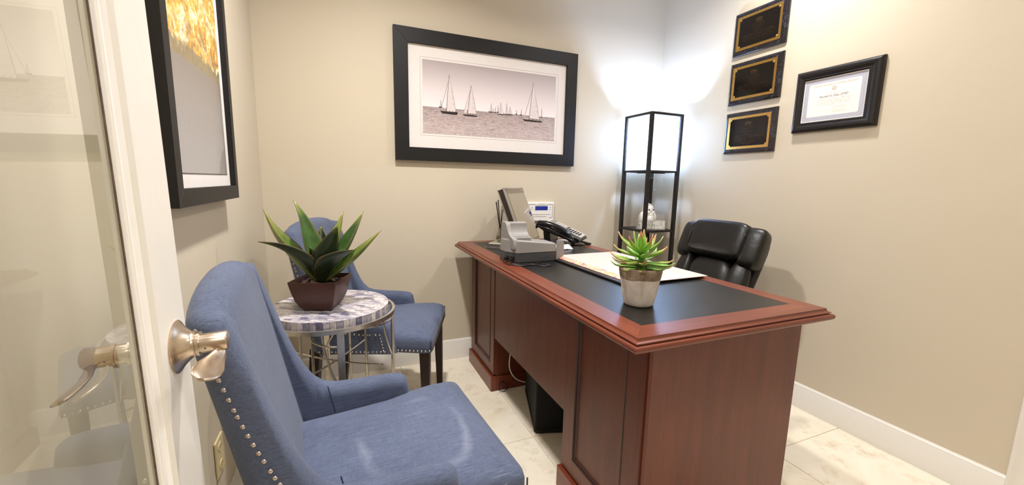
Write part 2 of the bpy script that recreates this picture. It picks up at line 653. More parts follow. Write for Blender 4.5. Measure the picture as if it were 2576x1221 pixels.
def lever(sgn):
    """lever handle on one face; sgn +1 = face seen by camera"""
    HS, HZ = 0.042, 0.905
    off = 0.0 if sgn > 0 else -TK
    L = MD @ Matrix.Translation((HS, off, HZ)) @ Matrix(((1, 0, 0, 0), (0, 0, sgn, 0), (0, 1, 0, 0), (0, 0, 0, 1)))
    # local: x = towards hinge, y = up, z = out of the face
    h = MB().lathe([(.0, .0), (.033, .0), (.0335, .0015), (.032, .0028), (.029, .0045), (.024, .0080), (.0195, .0125), (.0165, .0158), (.0155, .018), (.0155, .0203), (.0145, .0208), (.0145, .0214), (.0155, .0218), (.0155, .0245), (.0, .0245)], n=40, M=L, cap=False)
    r = h.build('lever_handle', M_NICKEL, door, label='brushed nickel lever handle')
    b = MB().lathe([(.0, .023), (.0125, .023), (.0125, .052), (.0115, .0535), (.0, .0538)], n=28, M=L, cap=False)
    # paddle blade, sweeping towards the hinge, wide and twisted
    path = [(-.004, -.004, .044), (.004, -.008, .046), (.012, -.0125, .046), (.026, -.0150, .044), (.044, -.0150, .043), (.062, -.0145, .042), (.076, -.014, .041), (.083, -.0138, .0405)]
    hw = [.0085, .0080, .0085, .0115, .0150, .0160, .0125, .004]
    ht = [.006, .0055, .0045, .0035, .003, .003, .0028, .0018]
    rings = []
    for (x, y, z), w_, t_, k in zip(path, hw, ht, range(len(path))):
        tw = math.radians([-10, -24, -38, -48, -54, -58, -60, -60][k])
        e1 = Vector((0, math.cos(tw), math.sin(tw)))
        e2 = Vector((0, -math.sin(tw), math.cos(tw)))
        rings.append([Vector((x, y, z)) + e1 * w_ * math.cos(a) + e2 * t_ * math.sin(a) for a in [2 * PI * i / 20 for i in range(20)]])
    b.loft(rings, M=L)
    b.build('lever', M_NICKEL, r)
    MB().ell((.0122, -.003, .031), (.001, .001, .001), M=L, n=8, m=6).build('set_screw_hole', M_BLACK, r)


lever(1)
lever(-1)
MB().box(-.0008, .0006, -.030, -.005, .87, .935, M=MD).build('latch_plate', M_NICKEL, door, smooth=False)
for z in (.2, 1.03, 1.86):
    mh = MB().tube([MD @ Vector((LEAF + .004, .006, z - .045)), MD @ Vector((LEAF + .004, .006, z + .045))], .006, 10)
    mh.build('hinge', M_NICKEL, door)


# ------------------------------------------------------------------ framed pictures
def frame_ring(mb, outer, inner, fn, prof):
    """prof: list of (t 0..1 across width from outer to inner, depth). outer/inner (a0,a1,b0,b1)"""
    rings = []
    for t, dpt in prof:
        a0 = outer[0] + (inner[0] - outer[0]) * t
        a1 = outer[1] + (inner[1] - outer[1]) * t
        b0 = outer[2] + (inner[2] - outer[2]) * t
        b1 = outer[3] + (inner[3] - outer[3]) * t
        rings.append([fn(a0, b0, dpt), fn(a1, b0, dpt), fn(a1, b1, dpt), fn(a0, b1, dpt)])
    mb.loft(rings, cap=False, wrap=True)
    return mb


# sailing photograph on the back wall -------------
px0, px1, pz0, pz1 = 0.6565, 1.7993, 1.2292, 1.9347
ix0, ix1, iz0, iz1 = 0.7325, 1.7235, 1.3020, 1.8570
pic = thing('framed_picture', 'wide black framed black-and-white photograph of sailing boats on the back wall', 'picture', ((px0 + px1) / 2, -0.001, pz0))
fb = lambda a, b, d: (a, -d, b)
names = [('frame_rail', [(px0, pz1), (px1, pz1), (ix1, iz1), (ix0, iz1)]), ('frame_rail', [(px0, pz0), (px1, pz0), (ix1, iz0), (ix0, iz0)]),
         ('frame_rail', [(px0, pz0), (px0, pz1), (ix0, iz1), (ix0, iz0)]), ('frame_rail', [(px1, pz0), (px1, pz1), (ix1, iz1), (ix1, iz0)])]
for nm, poly in names:
    MB().prism(poly, 0.002, 0.030, lambda p, q, t: (p, -t, q)).build(nm, M_FRAME, pic, smooth=False, bevel=.0008, world=True)
MB().box(ix0 - .01, ix1 + .01, -.016, -.004, iz0 - .01, iz1 + .01).build('mat_board', M_MATB, pic, smooth=False, world=True)
# bevelled inner mat window
fx0, fx1, fz0, fz1 = 0.811, 1.652, 1.384, 1.7825
M_MATS = simple('mat_bevel', lin(205, 192, 188), 0.8, var=0.02)
frame_ring(MB(), (fx0 - .0135, fx1 + .017, fz0 - .012, fz1 + .0135), (fx0 - .0115, fx1 + .015, fz0 - .010, fz1 + .0115), fb,
           [(0, .0163), (.5, .0172), (1, .0163), (1, .0160), (0, .0160)]).build('mat_bevel', M_MATS, pic, smooth=False, world=True)


def sea_mat():
    n = N('sea_photo_print')
    n.set(Roughness=0.35)
    tc = n.new('ShaderNodeTexCoord')
    sp = n.new('ShaderNodeSeparateXYZ')
    n.link(tc.outputs['Object'], sp.inputs[0])
    z = sp.outputs[2]                       # relative to pz0
    hz = 1.531 - pz0
    top = fz1 - pz0
    sky = n.ramp(n.math('DIVIDE', n.math('SUBTRACT', z, hz), top - hz), [(0.0, lin(240, 230, 230)), (0.35, lin(226, 214, 214)), (1.0, lin(176, 163, 163))])
    v = n.coord((1, 1, 5.0))
    a = n.noise(v, 34, 8, 0.8, 0.4)
    b = n.noise(n.coord((1, 1, 4.0)), 90, 6, 0.8)
    wv = n.ramp(n.math('ADD', n.math('MULTIPLY', a, 0.6), n.math('MULTIPLY', b, 0.4)), [(0.36, lin(128, 114, 114)), (0.48, lin(204, 190, 188)), (0.62, lin(240, 230, 228))])
    dd = n.ramp(n.math('DIVIDE', n.math('SUBTRACT', hz, z), 0.14), [(0.0, lin(168, 154, 152)), (0.25, lin(196, 182, 180)), (1.0, lin(230, 220, 218))])
    wv = n.mix(0.65, wv, dd, 'MULTIPLY')
    gt = n.math('GREATER_THAN', z, hz)
    n.base(n.mix(gt, wv, sky))
    return n.m


M_SEA = sea_mat()
pp = MB().box(fx0, fx1, -.0168, -.0155, fz0, fz1).build('photo_print', M_SEA, pic, smooth=False, world=True)
M_SAIL = simple('sail_print', lin(222, 210, 208), 0.4, var=0.04, scale=80)
M_SAILD = simple('mast_print', lin(92, 80, 80), 0.4, var=0.1)
M_HULL = simple('hull_print', lin(48, 38, 40), 0.4, var=0.1)
sails, masts, hulls = MB(), MB(), MB()


def flat(mb, pts, lift=0.0):
    y = -.0170 - lift
    mb.add([(p[0], y, p[1]) for p in pts], [tuple(range(len(pts)))])


def stroke(mb, a, b, w=.0014, w2=None, lift=.0004):
    a, b = Vector(a), Vector(b)
    d = (b - a).normalized()
    n_ = Vector((-d.y, d.x))
    w2 = w if w2 is None else w2
    flat(mb, [a + n_ * w, b + n_ * w2, b - n_ * w2, a - n_ * w], lift)


def boat(top, base, clew, jibb, jibi, hull, mw=.0014):
    flat(sails, [top, base, clew, (top[0] + (clew[0] - top[0]) * .55 + .002, top[1] + (clew[1] - top[1]) * .45)])
    if jibb:
        jt = (top[0] + (base[0] - top[0]) * .12, top[1] + (base[1] - top[1]) * .14)
        flat(sails, [jt, jibb, jibi])
        stroke(masts, jt, jibb, .0006)
    stroke(masts, base, top, mw, mw * .6)
    stroke(masts, (top[0], top[1] - .002), clew, .0007)
    stroke(masts, base, clew, .0009)
    flat(hulls, hull, .0006)
    for q in range(4):
        x = hull[0][0] + (hull[1][0] - hull[0][0]) * (.35 + .17 * q)
        stroke(hulls, (x, hull[0][1] - .004), (x + .001, hull[0][1] + .008 - .001 * q), .0018, .0012, .0007)
    for t in (.45, .62, .78):
        a = (base[0] + (top[0] - base[0]) * (1 - t), base[1] + (top[1] - base[1]) * (1 - t))
        e = (clew[0] + (top[0] - clew[0]) * (1 - t), clew[1] + (top[1] - clew[1]) * (1 - t))
        stroke(masts, ((a[0] + 2 * e[0]) / 3, (a[1] + 2 * e[1]) / 3), e, .0004, lift=.0003)


boat((.9622, 1.714), (.946, 1.510), (1.003, 1.513), (.911, 1.516), (.921, 1.535), [(.909, 1.513), (1.014, 1.513), (1.010, 1.499), (.990, 1.497), (.922, 1.5005)])
boat((1.0922, 1.671), (1.072, 1.511), (1.127, 1.511), (1.048, 1.513), (1.066, 1.516), [(1.041, 1.5055), (1.133, 1.5015), (1.129, 1.4965), (1.10, 1.496), (1.055, 1.4965)])
boat((1.4932, 1.727), (1.471, 1.514), (1.542, 1.512), (1.438, 1.527), (1.448, 1.535), [(1.423, 1.507), (1.563, 1.5025), (1.560, 1.4955), (1.50, 1.4945), (1.442, 1.4955)])
for (tx, tz, bx, ex, bz, hull) in [(1.219, 1.583, 1.203, 1.224, 1.531, 1), (1.279, 1.593, 1.262, 1.299, 1.522, 2), (1.318, 1.592, 1.305, 1.331, 1.525, 2), (1.340, 1.573, 1.330, 1.355, 1.526, 1),
                                   (1.416, 1.564, 1.409, 1.421, 1.530, 1), (1.384, 1.558, 1.379, 1.388, 1.531, 0), (1.262, 1.574, 1.255, 1.267, 1.533, 0), (1.245, 1.563, 1.240, 1.249, 1.531, 0),
                                   (1.231, 1.554, 1.228, 1.234, 1.530, 0), (.9125, 1.572, .904, .920, 1.533, 0), (1.556, 1.580, 1.550, 1.560, 1.526, 1)]:
    flat(sails, [(tx, tz), (bx, bz + .003), (ex, bz + .003)])
    stroke(masts, (tx - .0003, bz), (tx, tz), .0008, .0005)
    stroke(masts, (tx, tz), (ex, bz + .003), .0005)
    flat(hulls, [(bx - .002, bz + .003), (ex + .002, bz + .003), (ex, bz - .002), (bx, bz - .002)], .0006)
sails.build('sails', M_SAIL, pp, smooth=False, world=True, kind='stuff')
masts.build('masts', M_SAILD, pp, smooth=False, world=True, kind='stuff')
hulls.build('hulls', M_HULL, pp, smooth=False, world=True, kind='stuff')

# autumn picture on the left wall -------------
ay0, ay1, az0, az1 = -1.299, -0.734, 1.046, 1.90
jy0, jy1, jz0, jz1 = -1.262, -0.766, 1.088, 1.858
pic2 = thing('framed_picture', 'tall deep black framed photograph of golden autumn trees above grey water, left wall', 'picture', (0.001, (ay0 + ay1) / 2, az0))
for poly in ([(ay0, az1), (ay1, az1), (jy1, jz1), (jy0, jz1)], [(ay0, az0), (ay1, az0), (jy1, jz0), (jy0, jz0)],
             [(ay0, az0), (ay0, az1), (jy0, jz1), (jy0, jz0)], [(ay1, az0), (ay1, az1), (jy1, jz1), (jy1, jz0)]):
    MB().prism(poly, 0.002, 0.045, lambda p, q, t: (t, p, q)).build('frame_rail', M_FRAME, pic2, smooth=False, bevel=.0008, world=True)
MB().box(.004, .029, jy0 - .01, jy1 + .01, jz0 - .01, jz1 + .01).build('mat_board', M_MATB, pic2, smooth=False, world=True)


def autumn_mat():
    n = N('autumn_photo_print')
    n.set(Roughness=0.3)
    tc = n.new('ShaderNodeTexCoord')
    sp = n.new('ShaderNodeSeparateXYZ')
    n.link(tc.outputs['Object'], sp.inputs[0])
    z = n.math('ADD', sp.outputs[2], az0)
    y = n.math('ADD', sp.outputs[1], (ay0 + ay1) / 2)
    v = n.coord((1, 1, 1.2))
    a = n.noise(v, 15, 10, 0.72, 0.8)
    b = n.noise(v, 60, 6, 0.75)
    f = n.math('ADD', n.math('MULTIPLY', a, 0.65), n.math('MULTIPLY', b, 0.35))
    fol = n.ramp(f, [(0.34, lin(96, 78, 40)), (0.42, lin(164, 118, 46)), (0.47, lin(216, 152, 56)), (0.52, lin(236, 190, 92)), (0.57, lin(254, 244, 204))])
    grey = n.ramp(n.noise(v, 11, 6, 0.6), [(0.48, (0, 0, 0, 1)), (0.58, (0.7,) * 3 + (1,))])
    fol = n.mix(grey, fol, lin(130, 112, 84))
    shore = n.ramp(n.noise(n.coord((1, 3, 1)), 40, 6, 0.7), [(0.3, lin(112, 100, 78)), (0.7, lin(168, 148, 108))])
    wat = n.ramp(n.math('DIVIDE', n.math('SUBTRACT', 1.385, z), 0.26), [(0.0, lin(140, 130, 122)), (0.35, lin(156, 149, 145)), (1.0, lin(172, 168, 168))])
    w1 = n.noise(n.coord((1, 1, 3.0)), 105, 4, 0.6)
    rip = n.math('MULTIPLY', n.ramp(w1, [(0.54, (0, 0, 0, 1)), (0.64, (0.5,) * 3 + (1,))]),
                 n.ramp(n.math('ABSOLUTE', n.math('SUBTRACT', z, 1.27)), [(0.02, (1, 1, 1, 1)), (0.07, (0, 0, 0, 1))]))
    wat = n.mix(rip, wat, lin(112, 106, 100))
    # reeds, lower right corner
    rd = n.noise(n.coord((1, 26, 2.0)), 9, 5, 0.7)
    rr = n.math('ADD', n.math('MULTIPLY', n.math('ADD', y, 0.90), 7.0), n.math('MULTIPLY', n.math('SUBTRACT', 1.22, z), 5.0))
    rm = n.math('MULTIPLY', n.ramp(rd, [(0.5, (0, 0, 0, 1)), (0.6, (1, 1, 1, 1))]), n.ramp(rr, [(0.0, (0, 0, 0, 1)), (0.6, (0.6,) * 3 + (1,))]))
    wat = n.mix(rm, wat, lin(112, 104, 88))
    isl = n.noise(v, 14, 5, 0.6)
    im = n.ramp(n.math('ADD', n.math('ADD', rr, n.math('MULTIPLY', isl, 0.9)), 0.0), [(0.95, (0, 0, 0, 1)), (1.05, (0.55,) * 3 + (1,))])
    wat = n.mix(im, wat, lin(116, 108, 98))
    s1 = n.math('ADD', z, n.math('MULTIPLY', n.math('SUBTRACT', a, 0.5), 0.03))
    c = n.mix(n.math('GREATER_THAN', s1, 1.40), wat, shore)
    s2 = n.math('ADD', z, n.math('MULTIPLY', n.math('SUBTRACT', a, 0.5), 0.12))
    c = n.mix(n.math('GREATER_THAN', s2, 1.435), c, fol)
    n.base(c)
    return n.m


MB().box(.0292, .0303, -1.226, -.804, 1.124, 1.822).build('photo_print', autumn_mat(), pic2, smooth=False, world=True)
MB().box(.0290, .0302, -.804, -.8025, 1.124, 1.822).box(.0290, .0302, -1.226, -.8025, 1.1225, 1.124).build('print_edge', M_BLACK, pic2, smooth=False, world=True)

# ------------------------------------------------------------------ plaques and certificate on the right wall
fw = lambda a, b, d: (W - d, a, b)        # a = y, b = z


def marble_mat():
    n = N('black_marbled_board')
    n.set(Roughness=0.22)
    n.b.inputs['Coat Weight'].default_value = 0.4
    v = n.coord()
    a = n.noise(v, 26, 8, 0.7, 2.5)
    n.base(n.ramp(a, [(0.42, lin(20, 18, 22)), (0.56, lin(34, 31, 38)), (0.66, lin(74, 70, 82)), (0.72, lin(26, 24, 28))]))
    return n.m


M_MARBLE = marble_mat()
M_GOLD = simple('brushed_brass', lin(214, 172, 96), 0.3, metal=1.0, var=0.08, scale=100)
M_PLATE = simple('black_engraving_plate', lin(22, 18, 16), 0.12, spec=0.6, var=0.04)
M_ENGR = simple('engraved_brass_lettering', lin(100, 78, 46), 0.4, metal=0.7, var=0.1)


def text_on(parent, name, mat, lines, fn):
    """lines: (text, size, a_center, b_baseline, align, shear, sx); fn(u, v)->xyz with u to the right, v up"""
    mb = MB()
    for body, size, a, b, align, shear, sx in lines:
        vs, fs = text_geo(body, size, 0, align, shear, sx)
        mb.add([fn(a + v_[0], b + v_[1]) for v_ in vs], fs)
    return mb.build(name, mat, parent, smooth=False, world=True)


def scribble(mb, fn, u0, u1, v, h, seed, t=.0004):
    """a line of lettering too fine to read: small upright marks"""
    r = random.Random(seed)
    u = u0
    while u < u1:
        wl = r.randint(2, 8)
        for k in range(wl):
            if u > u1:
                break
            hh = h * (1.0 if r.random() > .75 else .62)
            q = r.random()
            w_ = h * .1
            mb.add([fn(u, v), fn(u + w_, v), fn(u + w_, v + hh), fn(u, v + hh)], [(0, 1, 2, 3)])
            if q > .3:
                y_ = v + (h * .52 if q > .6 else 0)
                mb.add([fn(u, y_), fn(u + h * .38, y_), fn(u + h * .38, y_ + h * .1), fn(u, y_ + h * .1)], [(0, 1, 2, 3)])
            if q > .5:
                mb.add([fn(u + h * .36, v), fn(u + h * .36 + w_, v), fn(u + h * .36 + w_, v + h * .6), fn(u + h * .36, v + h * .6)], [(0, 1, 2, 3)])
            u += h * .62
        u += h * .5


def plaque(idx, zc, label, screws, tilt=0.0):
    y0, y1 = -.897, -.588
    z0, z1 = zc - .1155, zc + .1155
    t = thing('wall_plaque', label, 'plaque', (W, (y0 + y1) / 2, z0), group='black and brass award plaques on the right wall')
    m = MB()
    rings = []
    for ins, d in ((0, .001), (0, .010), (.003, .0135), (.009, .015), (.0095, .0165), (.012, .017)):
        rings.append([fw(y0 + ins, z0 + ins, d), fw(y1 - ins, z0 + ins, d), fw(y1 - ins, z1 - ins, d), fw(y0 + ins, z1 - ins, d)])
    m.loft(rings)
    m.build('board', M_MARBLE, t, smooth=False, world=True)
    gy0, gy1, gz0_, gz1_ = -.869, -.609, zc - .091, zc + .091
    MB().box(W - .0182, W - .0165, gy0, gy1, gz0_, gz1_).build('brass_plate', M_GOLD, t, smooth=False, world=True)
    by0, by1, bz0, bz1 = gy0 + .013, gy1 - .016, gz0_ + .014, gz1_ - .014
    c = .011
    # scooped corners
    poly = []
    for (cy, cz, a0) in ((by0, bz0, 90), (by1, bz0, 180), (by1, bz1, 270), (by0, bz1, 0)):
        for k in range(5):
            a = math.radians(a0 - 90 * k / 4)
            poly.append((cy + c * math.cos(a) * 1.0, cz + c * math.sin(a)))
    MB().prism(poly, .0180, .0190, lambda p, q, tt: (W - tt, p, q)).build('engraved_plate', M_PLATE, t, smooth=False, world=True)
    yc = (by0 + by1) / 2
    fn = lambda u, v: (W - .0192, yc - u, zc + v)          # u to the right on the wall = -y
    mb = MB()
    # small columned building emblem
    q = lambda a, b, c_, d_: mb.add([fn(a, b), fn(c_, b), fn(c_, d_), fn(a, d_)], [(0, 1, 2, 3)])
    q(-.021, .049, .021, .051)
    q(-.018, .052, .018, .0535)
    q(-.020, .036, .020, .0375)
    for k in range(5):
        x = -.016 + k * .008
        q(x - .0012, .038, x + .0012, .049)
    for k in range(3):
        q(-.004 - .003 * k, .0545 + .0015 * k, .004 + .003 * k, .0552 + .0015 * k)
    widths = [.036, .034, .026, .034, .020, .084, .094, .08, .088, .05, .03]
    v = .026
    for k, w_ in enumerate(widths[:9 if idx == 0 else 11]):
        scribble(mb, fn, -w_, w_, v, .0065 if k in (5, 6) else .005, 100 * idx + k)
        v -= .0092
    mb.build('engraving', M_ENGR, t, smooth=False, world=True, kind='stuff')
    if screws:
        for cy, cz in ((by0, bz0), (by1, bz0), (by1, bz1), (by0, bz1)):
            MB().ell((W - .0188, cy + (.0055 if cy == by0 else -.0055), cz + (.0055 if cz == bz0 else -.0055)), (.003, .0052, .0052), n=14, m=8).build('stud', M_GOLD, t, world=True)
    return t


plaque(0, 1.973, 'topmost of the three stacked black marbled award plaques, with four brass studs', True)
plaque(1, 1.702, 'middle black marbled award plaque with brass studs, between two others', True)
plaque(2, 1.4255, 'lowest of three stacked black marbled plaques, with notched corners and no studs', False)

cy0, cy1, cz0, cz1 = -1.340, -.983, 1.391, 1.6815
ky0, ky1, kz0, kz1 = -1.2865, -1.0205, 1.437, 1.636
cert = thing('framed_certificate', 'black framed certificate with grey patterned border, right of the plaques', 'certificate', (W, (cy0 + cy1) / 2, cz0))
cp = [(0, .001), (0, .012), (.06, .018), (.2, .0215), (.4, .022), (.6, .019), (.72, .0155), (.80, .015), (.86, .0165), (.94, .0155), (1, .0125), (1, .008)]
for a_, b_ in (((0, 1)), ((1, 2)), ((2, 3)), ((3, 0))):
    rings = []
    for t_, d_ in cp:
        o_ = [(cy0, cz0), (cy1, cz0), (cy1, cz1), (cy0, cz1)]
        i_ = [(ky0, kz0), (ky1, kz0), (ky1, kz1), (ky0, kz1)]
        P_ = [(o_[k][0] + (i_[k][0] - o_[k][0]) * t_, o_[k][1] + (i_[k][1] - o_[k][1]) * t_) for k in (a_, b_)]
        rings.append([fw(P_[0][0], P_[0][1], d_), fw(P_[1][0], P_[1][1], d_)])
    mb = MB()
    vs = [p for r in rings for p in r]
    nr = len(rings)
    mb.add(vs, [(2 * i, 2 * i + 1, (2 * i + 3) % (2 * nr), (2 * i + 2) % (2 * nr)) for i in range(nr)]
           + [tuple(2 * i for i in range(nr)), tuple(2 * i + 1 for i in range(nr - 1, -1, -1))])
    mb.build('frame_rail', simple('black_ribbed_frame', lin(30, 26, 26), 0.33, var=0.25, scale=90, bump=0.3) if a_ == 0 else bpy.data.materials['black_ribbed_frame'], cert, world=True)


def cert_mat():
    n = N('certificate_paper')
    n.set(Roughness=0.45)
    tc = n.new('ShaderNodeTexCoord')
    sp = n.new('ShaderNodeSeparateXYZ')
    n.link(tc.outputs['Object'], sp.inputs[0])
    ym, zm = 0.0, (kz0 + kz1) / 2 - cz0
    hy, hz_ = (ky1 - ky0) / 2, (kz1 - kz0) / 2
    yo = (ky0 + ky1) / 2 - (cy0 + cy1) / 2
    dy = n.math('SUBTRACT', hy, n.math('ABSOLUTE', n.math('SUBTRACT', sp.outputs[1], yo)))
    dz = n.math('SUBTRACT', hz_, n.math('ABSOLUTE', n.math('SUBTRACT', sp.outputs[2], zm)))
    d = n.math('SMOOTH_MIN', dy, dz, 0.012)
    band = n.math('MULTIPLY', n.math('GREATER_THAN', d, 0.004), n.math('LESS_THAN', d, 0.0235))
    vo = n.new('ShaderNodeTexVoronoi')
    vo.inputs['Scale'].default_value = 105
    vo.inputs['Randomness'].default_value = 0.15
    n.link(n.coord(), vo.inputs['Vector'])
    pat = n.ramp(vo.outputs['Distance'], [(0.1, lin(150, 150, 165)), (0.35, lin(205, 203, 212)), (0.6, lin(172, 172, 186))])
    n.base(n.mix(band, lin(247, 240, 230), pat))
    return n.m


cpaper = MB().box(W - .009, W - .007, ky0 - .004, ky1 + .004, kz0 - .004, kz1 + .004).build('certificate_paper', cert_mat(), cert, smooth=False, world=True)
M_INK = simple('grey_ink', lin(120, 110, 104), 0.7, var=0.05)
M_INKF = simple('faint_ink', lin(176, 164, 152), 0.7, var=0.05)
M_INKG = simple('pale_gold_ink', lin(198, 184, 158), 0.7, var=0.05)
fc = lambda u, v: (W - .0094, -1.1545 - u, 1.5365 + v)
text_on(cpaper, 'certificate_heading', M_INKG, [('American Academy of Cosmetic Dentistry', .0118, 0, .062, 'CENTER', .3, .93)], fc)
text_on(cpaper, 'certificate_name', M_INK, [('Randall A. Diaz, DMD', .0135, 0, .0085, 'CENTER', .3, 1.0)], fc)
mb = MB()
for k, (u0, u1, v) in enumerate(((-.028, .028, .0235), (-.066, .072, -.003), (-.076, .078, -.0105), (-.066, .070, -.018), (-.078, .074, -.0255))):
    scribble(mb, fc, u0, u1, v, .0042, 700 + k)
mb.build('certificate_text', M_INKF, cpaper, smooth=False, world=True, kind='stuff')
mb = MB()
for v0, s in ((-.039, 1.0), (-.058, .6)):
    pts = [(u * .001, v0 + .003 * math.sin(u * .9) * s + .002 * math.sin(u * .37)) for u in range(0, 62)]
    for i in range(len(pts) - 1):
        (a, b), (c_, d_) = pts[i], pts[i + 1]
        mb.add([fc(a, b), fc(c_, d_), fc(c_, d_ + .0009), fc(a, b + .0009)], [(0, 1, 2, 3)])
    mb.add([fc(0, v0 - .006), fc(.065, v0 - .006), fc(.065, v0 - .0055), fc(0, v0 - .0055)], [(0, 1, 2, 3)])
mb.build('signature', M_INKF, cpaper, smooth=False, world=True)
mb = MB()
for k in range(7):
    a = 2 * PI * k / 7
    cx_, cz_ = .007 * math.cos(a), .046 + .007 * math.sin(a)
    mb.tube([fc(cx_ + .004 * math.cos(b), cz_ + .004 * math.sin(b)) for b in [2 * PI * i / 10 for i in range(10)]], .0003, 4, closed=True)
mb.build('certificate_seal', M_INKG, cpaper, smooth=False, world=True)

# ------------------------------------------------------------------ alarm keypad on the back wall
kp = thing('alarm_keypad', 'white wall keypad with blue screen on the back wall above the phone', 'keypad', (1.571, 0, .868))
M_KP = simple('white_plastic', lin(240, 236, 232), 0.35, var=0.01)
MB().box(1.474, 1.668, -.022, -.001, .868, .992).build('housing', M_KP, kp, smooth=False, bevel=.005, seg=3, world=True)
sn = N('blue_lcd')
sn.set(Roughness=0.15)
sn.b.inputs['Base Color'].default_value = lin(18, 34, 110)
sn.b.inputs['Emission Color'].default_value = lin(16, 40, 150)
sn.b.inputs['Emission Strength'].default_value = 0.35
MB().box(1.529, 1.620, -.0232, -.021, .940, .966).build('screen', sn.m, kp, smooth=False, world=True)
fk = lambda u, v: (1.571 + u, -.0224, .93 + v)
text_on(kp, 'keypad_lettering', simple('navy_print', lin(60, 60, 90), .5), [('MONITRONICS', .0075, .004, .0465, 'CENTER', 0, 1.0)], fk)
mb = MB()
outl = [(-.086, -.040), (-.086, .047), (-.044, .047), (-.036, .041), (.044, .041), (.052, .047), (.086, .047), (.086, -.040), (.062, -.040)]
for i in range(len(outl) - 1):
    (a, b), (c_, d_) = outl[i], outl[i + 1]
    mb.tube([fk(a, b), fk(c_, d_)], .0011, 4)
mb.build('border_line', bpy.data.materials['navy_print'], kp, smooth=False, world=True)
M_KEYB = simple('key_outline_grey', lin(150, 146, 144), 0.5)
for r_, (v, n_, u0, du) in enumerate([(-.014, 9, -.066, .0158), (-.027, 7, -.060, .0158), (.031, 1, -.066, 0), (.019, 1, -.066, 0), (.031, 1, .067, 0), (.019, 1, .067, 0)]):
    for k in range(n_):
        u = u0 + du * k
        mb = MB().box(1.571 + u - .006, 1.571 + u + .006, -.0245, -.0215, .93 + v - .004, .93 + v + .004)
        b_ = mb.build('key', M_KP, kp, smooth=False, bevel=.0015, world=True)
        mq = MB()
        for s_ in (-1, 1):
            mq.box(1.571 + u - .0045, 1.571 + u + .0045, -.0228, -.0224, .93 + v + s_ * .0052 - .0007, .93 + v + s_ * .0052 + .0007)
        mq.build('key_mark', M_KEYB, b_, smooth=False, world=True)

# outlet on the left wall
ot = thing('wall_outlet', 'ivory double power outlet low on the left wall behind the front blue chair', 'outlet', (0, -1.04, .24))
M_IVORY = simple('ivory_plastic', lin(224, 205, 160), 0.4, var=0.02)
MB().box(.0005, .0065, -1.078, -1.004, .233, .347).build('cover_plate', M_IVORY, ot, smooth=False, bevel=.003, world=True)
for z in (.262, .318):
    s_ = MB().prism([(-1.041 + .017 * math.cos(a), z + .014 * math.sin(a)) for a in [2 * PI * i / 16 for i in range(16)]], .006, .0085, lambda p, q, t: (t, p, q)).build('socket', M_IVORY, ot, smooth=False, world=True)
    MB().box(.008, .0088, -1.049, -1.047, z - .003, z + .006).box(.008, .0088, -1.035, -1.033, z - .003, z + .005).build('slot', M_BLACK, s_, smooth=False, world=True)

# ------------------------------------------------------------------ desk
dx0, dx1, dyn, dyf, DZ = 1.0025, 1.7151, -1.6718, -0.0677, 0.76
desk = thing('executive_desk', 'cherry wood executive desk with black inset top along the room', 'desk', ((dx0 + dx1) / 2, (dyn + dyf) / 2, 0))
rw = .0685
ins = (dx0 + rw, dx1 - rw + .003, dyn + rw, dyf - rw)
O = [(dx0, dyn), (dx1, dyn), (dx1, dyf), (dx0, dyf)]
I = [(ins[0], ins[2]), (ins[1], ins[2]), (ins[1], ins[3]), (ins[0], ins[3])]
for k in range(4):
    k2 = (k + 1) % 4
    MB().prism([O[k], O[k2], I[k2], I[k]], DZ - .020, DZ).build('top_rail', M_WOODX if k % 2 == 0 else M_WOODY, desk, smooth=False, bevel=.0005, seg=1, world=True)
MB().box(ins[0] + .0006, ins[1] - .0006, ins[2] + .0006, ins[3] - .0006, DZ - .018, DZ - .0006).build('inset_panel', M_INSET, desk, smooth=False, world=True)
prof = [(-.03, DZ - .002), (0.0003, DZ - .002), (.0015, DZ - .007), (.005, DZ - .0095), (.0095, DZ - .0103), (.0098, DZ - .0125), (.0060, DZ - .0135), (.0060, DZ - .0158), (.0125, DZ - .0165), (.0165, DZ - .019),
        (.018, DZ - .024), (.0165, DZ - .0295), (.0125, DZ - .0335), (.006, DZ - .035), (.003, DZ - .038), (-.03, DZ - .038)]
for k, mt in enumerate((M_WOODX, M_WOODY, M_WOODX, M_WOODY)):
    k2 = (k + 1) % 4
    sg = [(-1, -1), (1, -1), (1, 1), (-1, 1)]
    r0 = [(O[k][0] + sg[k][0] * a, O[k][1] + sg[k][1] * a, z) for a, z in prof]
    r1 = [(O[k2][0] + sg[k2][0] * a, O[k2][1] + sg[k2][1] * a, z) for a, z in prof]
    MB().loft([r0, r1]).build('edge_moulding', mt, desk, world=True, angle=50)

BX0, BX1 = 1.085, 1.685
BT = DZ - .038


def recessed_front(parent, y0, y1, x, z0, z1, py0, py1, pz0, pz1):
    """pedestal front facing -x with a recessed moulded panel"""
    for a0, a1, b0, b1 in ((y0, py0, z0, z1), (py1, y1, z0, z1)):
        MB().box(x, x + .02, a0, a1, b0, b1).build('stile', M_WOODV, parent, smooth=False, bevel=.0008, world=True)
    for b0, b1 in ((z0, pz0), (pz1, z1)):
        MB().box(x, x + .02, py0, py1, b0, b1).build('rail', M_WOODV, parent, smooth=False, bevel=.0008, world=True)
    rings = []
    for i_, d in ((0, .0), (.003, -.002), (.006, -.0005), (.010, .006), (.013, .009)):
        rings.append([(x + d, py0 + i_, pz0 + i_), (x + d, py1 - i_, pz0 + i_), (x + d, py1 - i_, pz1 - i_), (x + d, py0 + i_, pz1 - i_)])
    MB().loft(rings, cap=False).build('panel_moulding', M_WOODSHADE, parent, world=True)
    MB().box(x + .009, x + .018, py0 + .004, py1 - .004, pz0 + .004, pz1 - .004).build('panel', M_WOODV, parent, smooth=False, world=True)


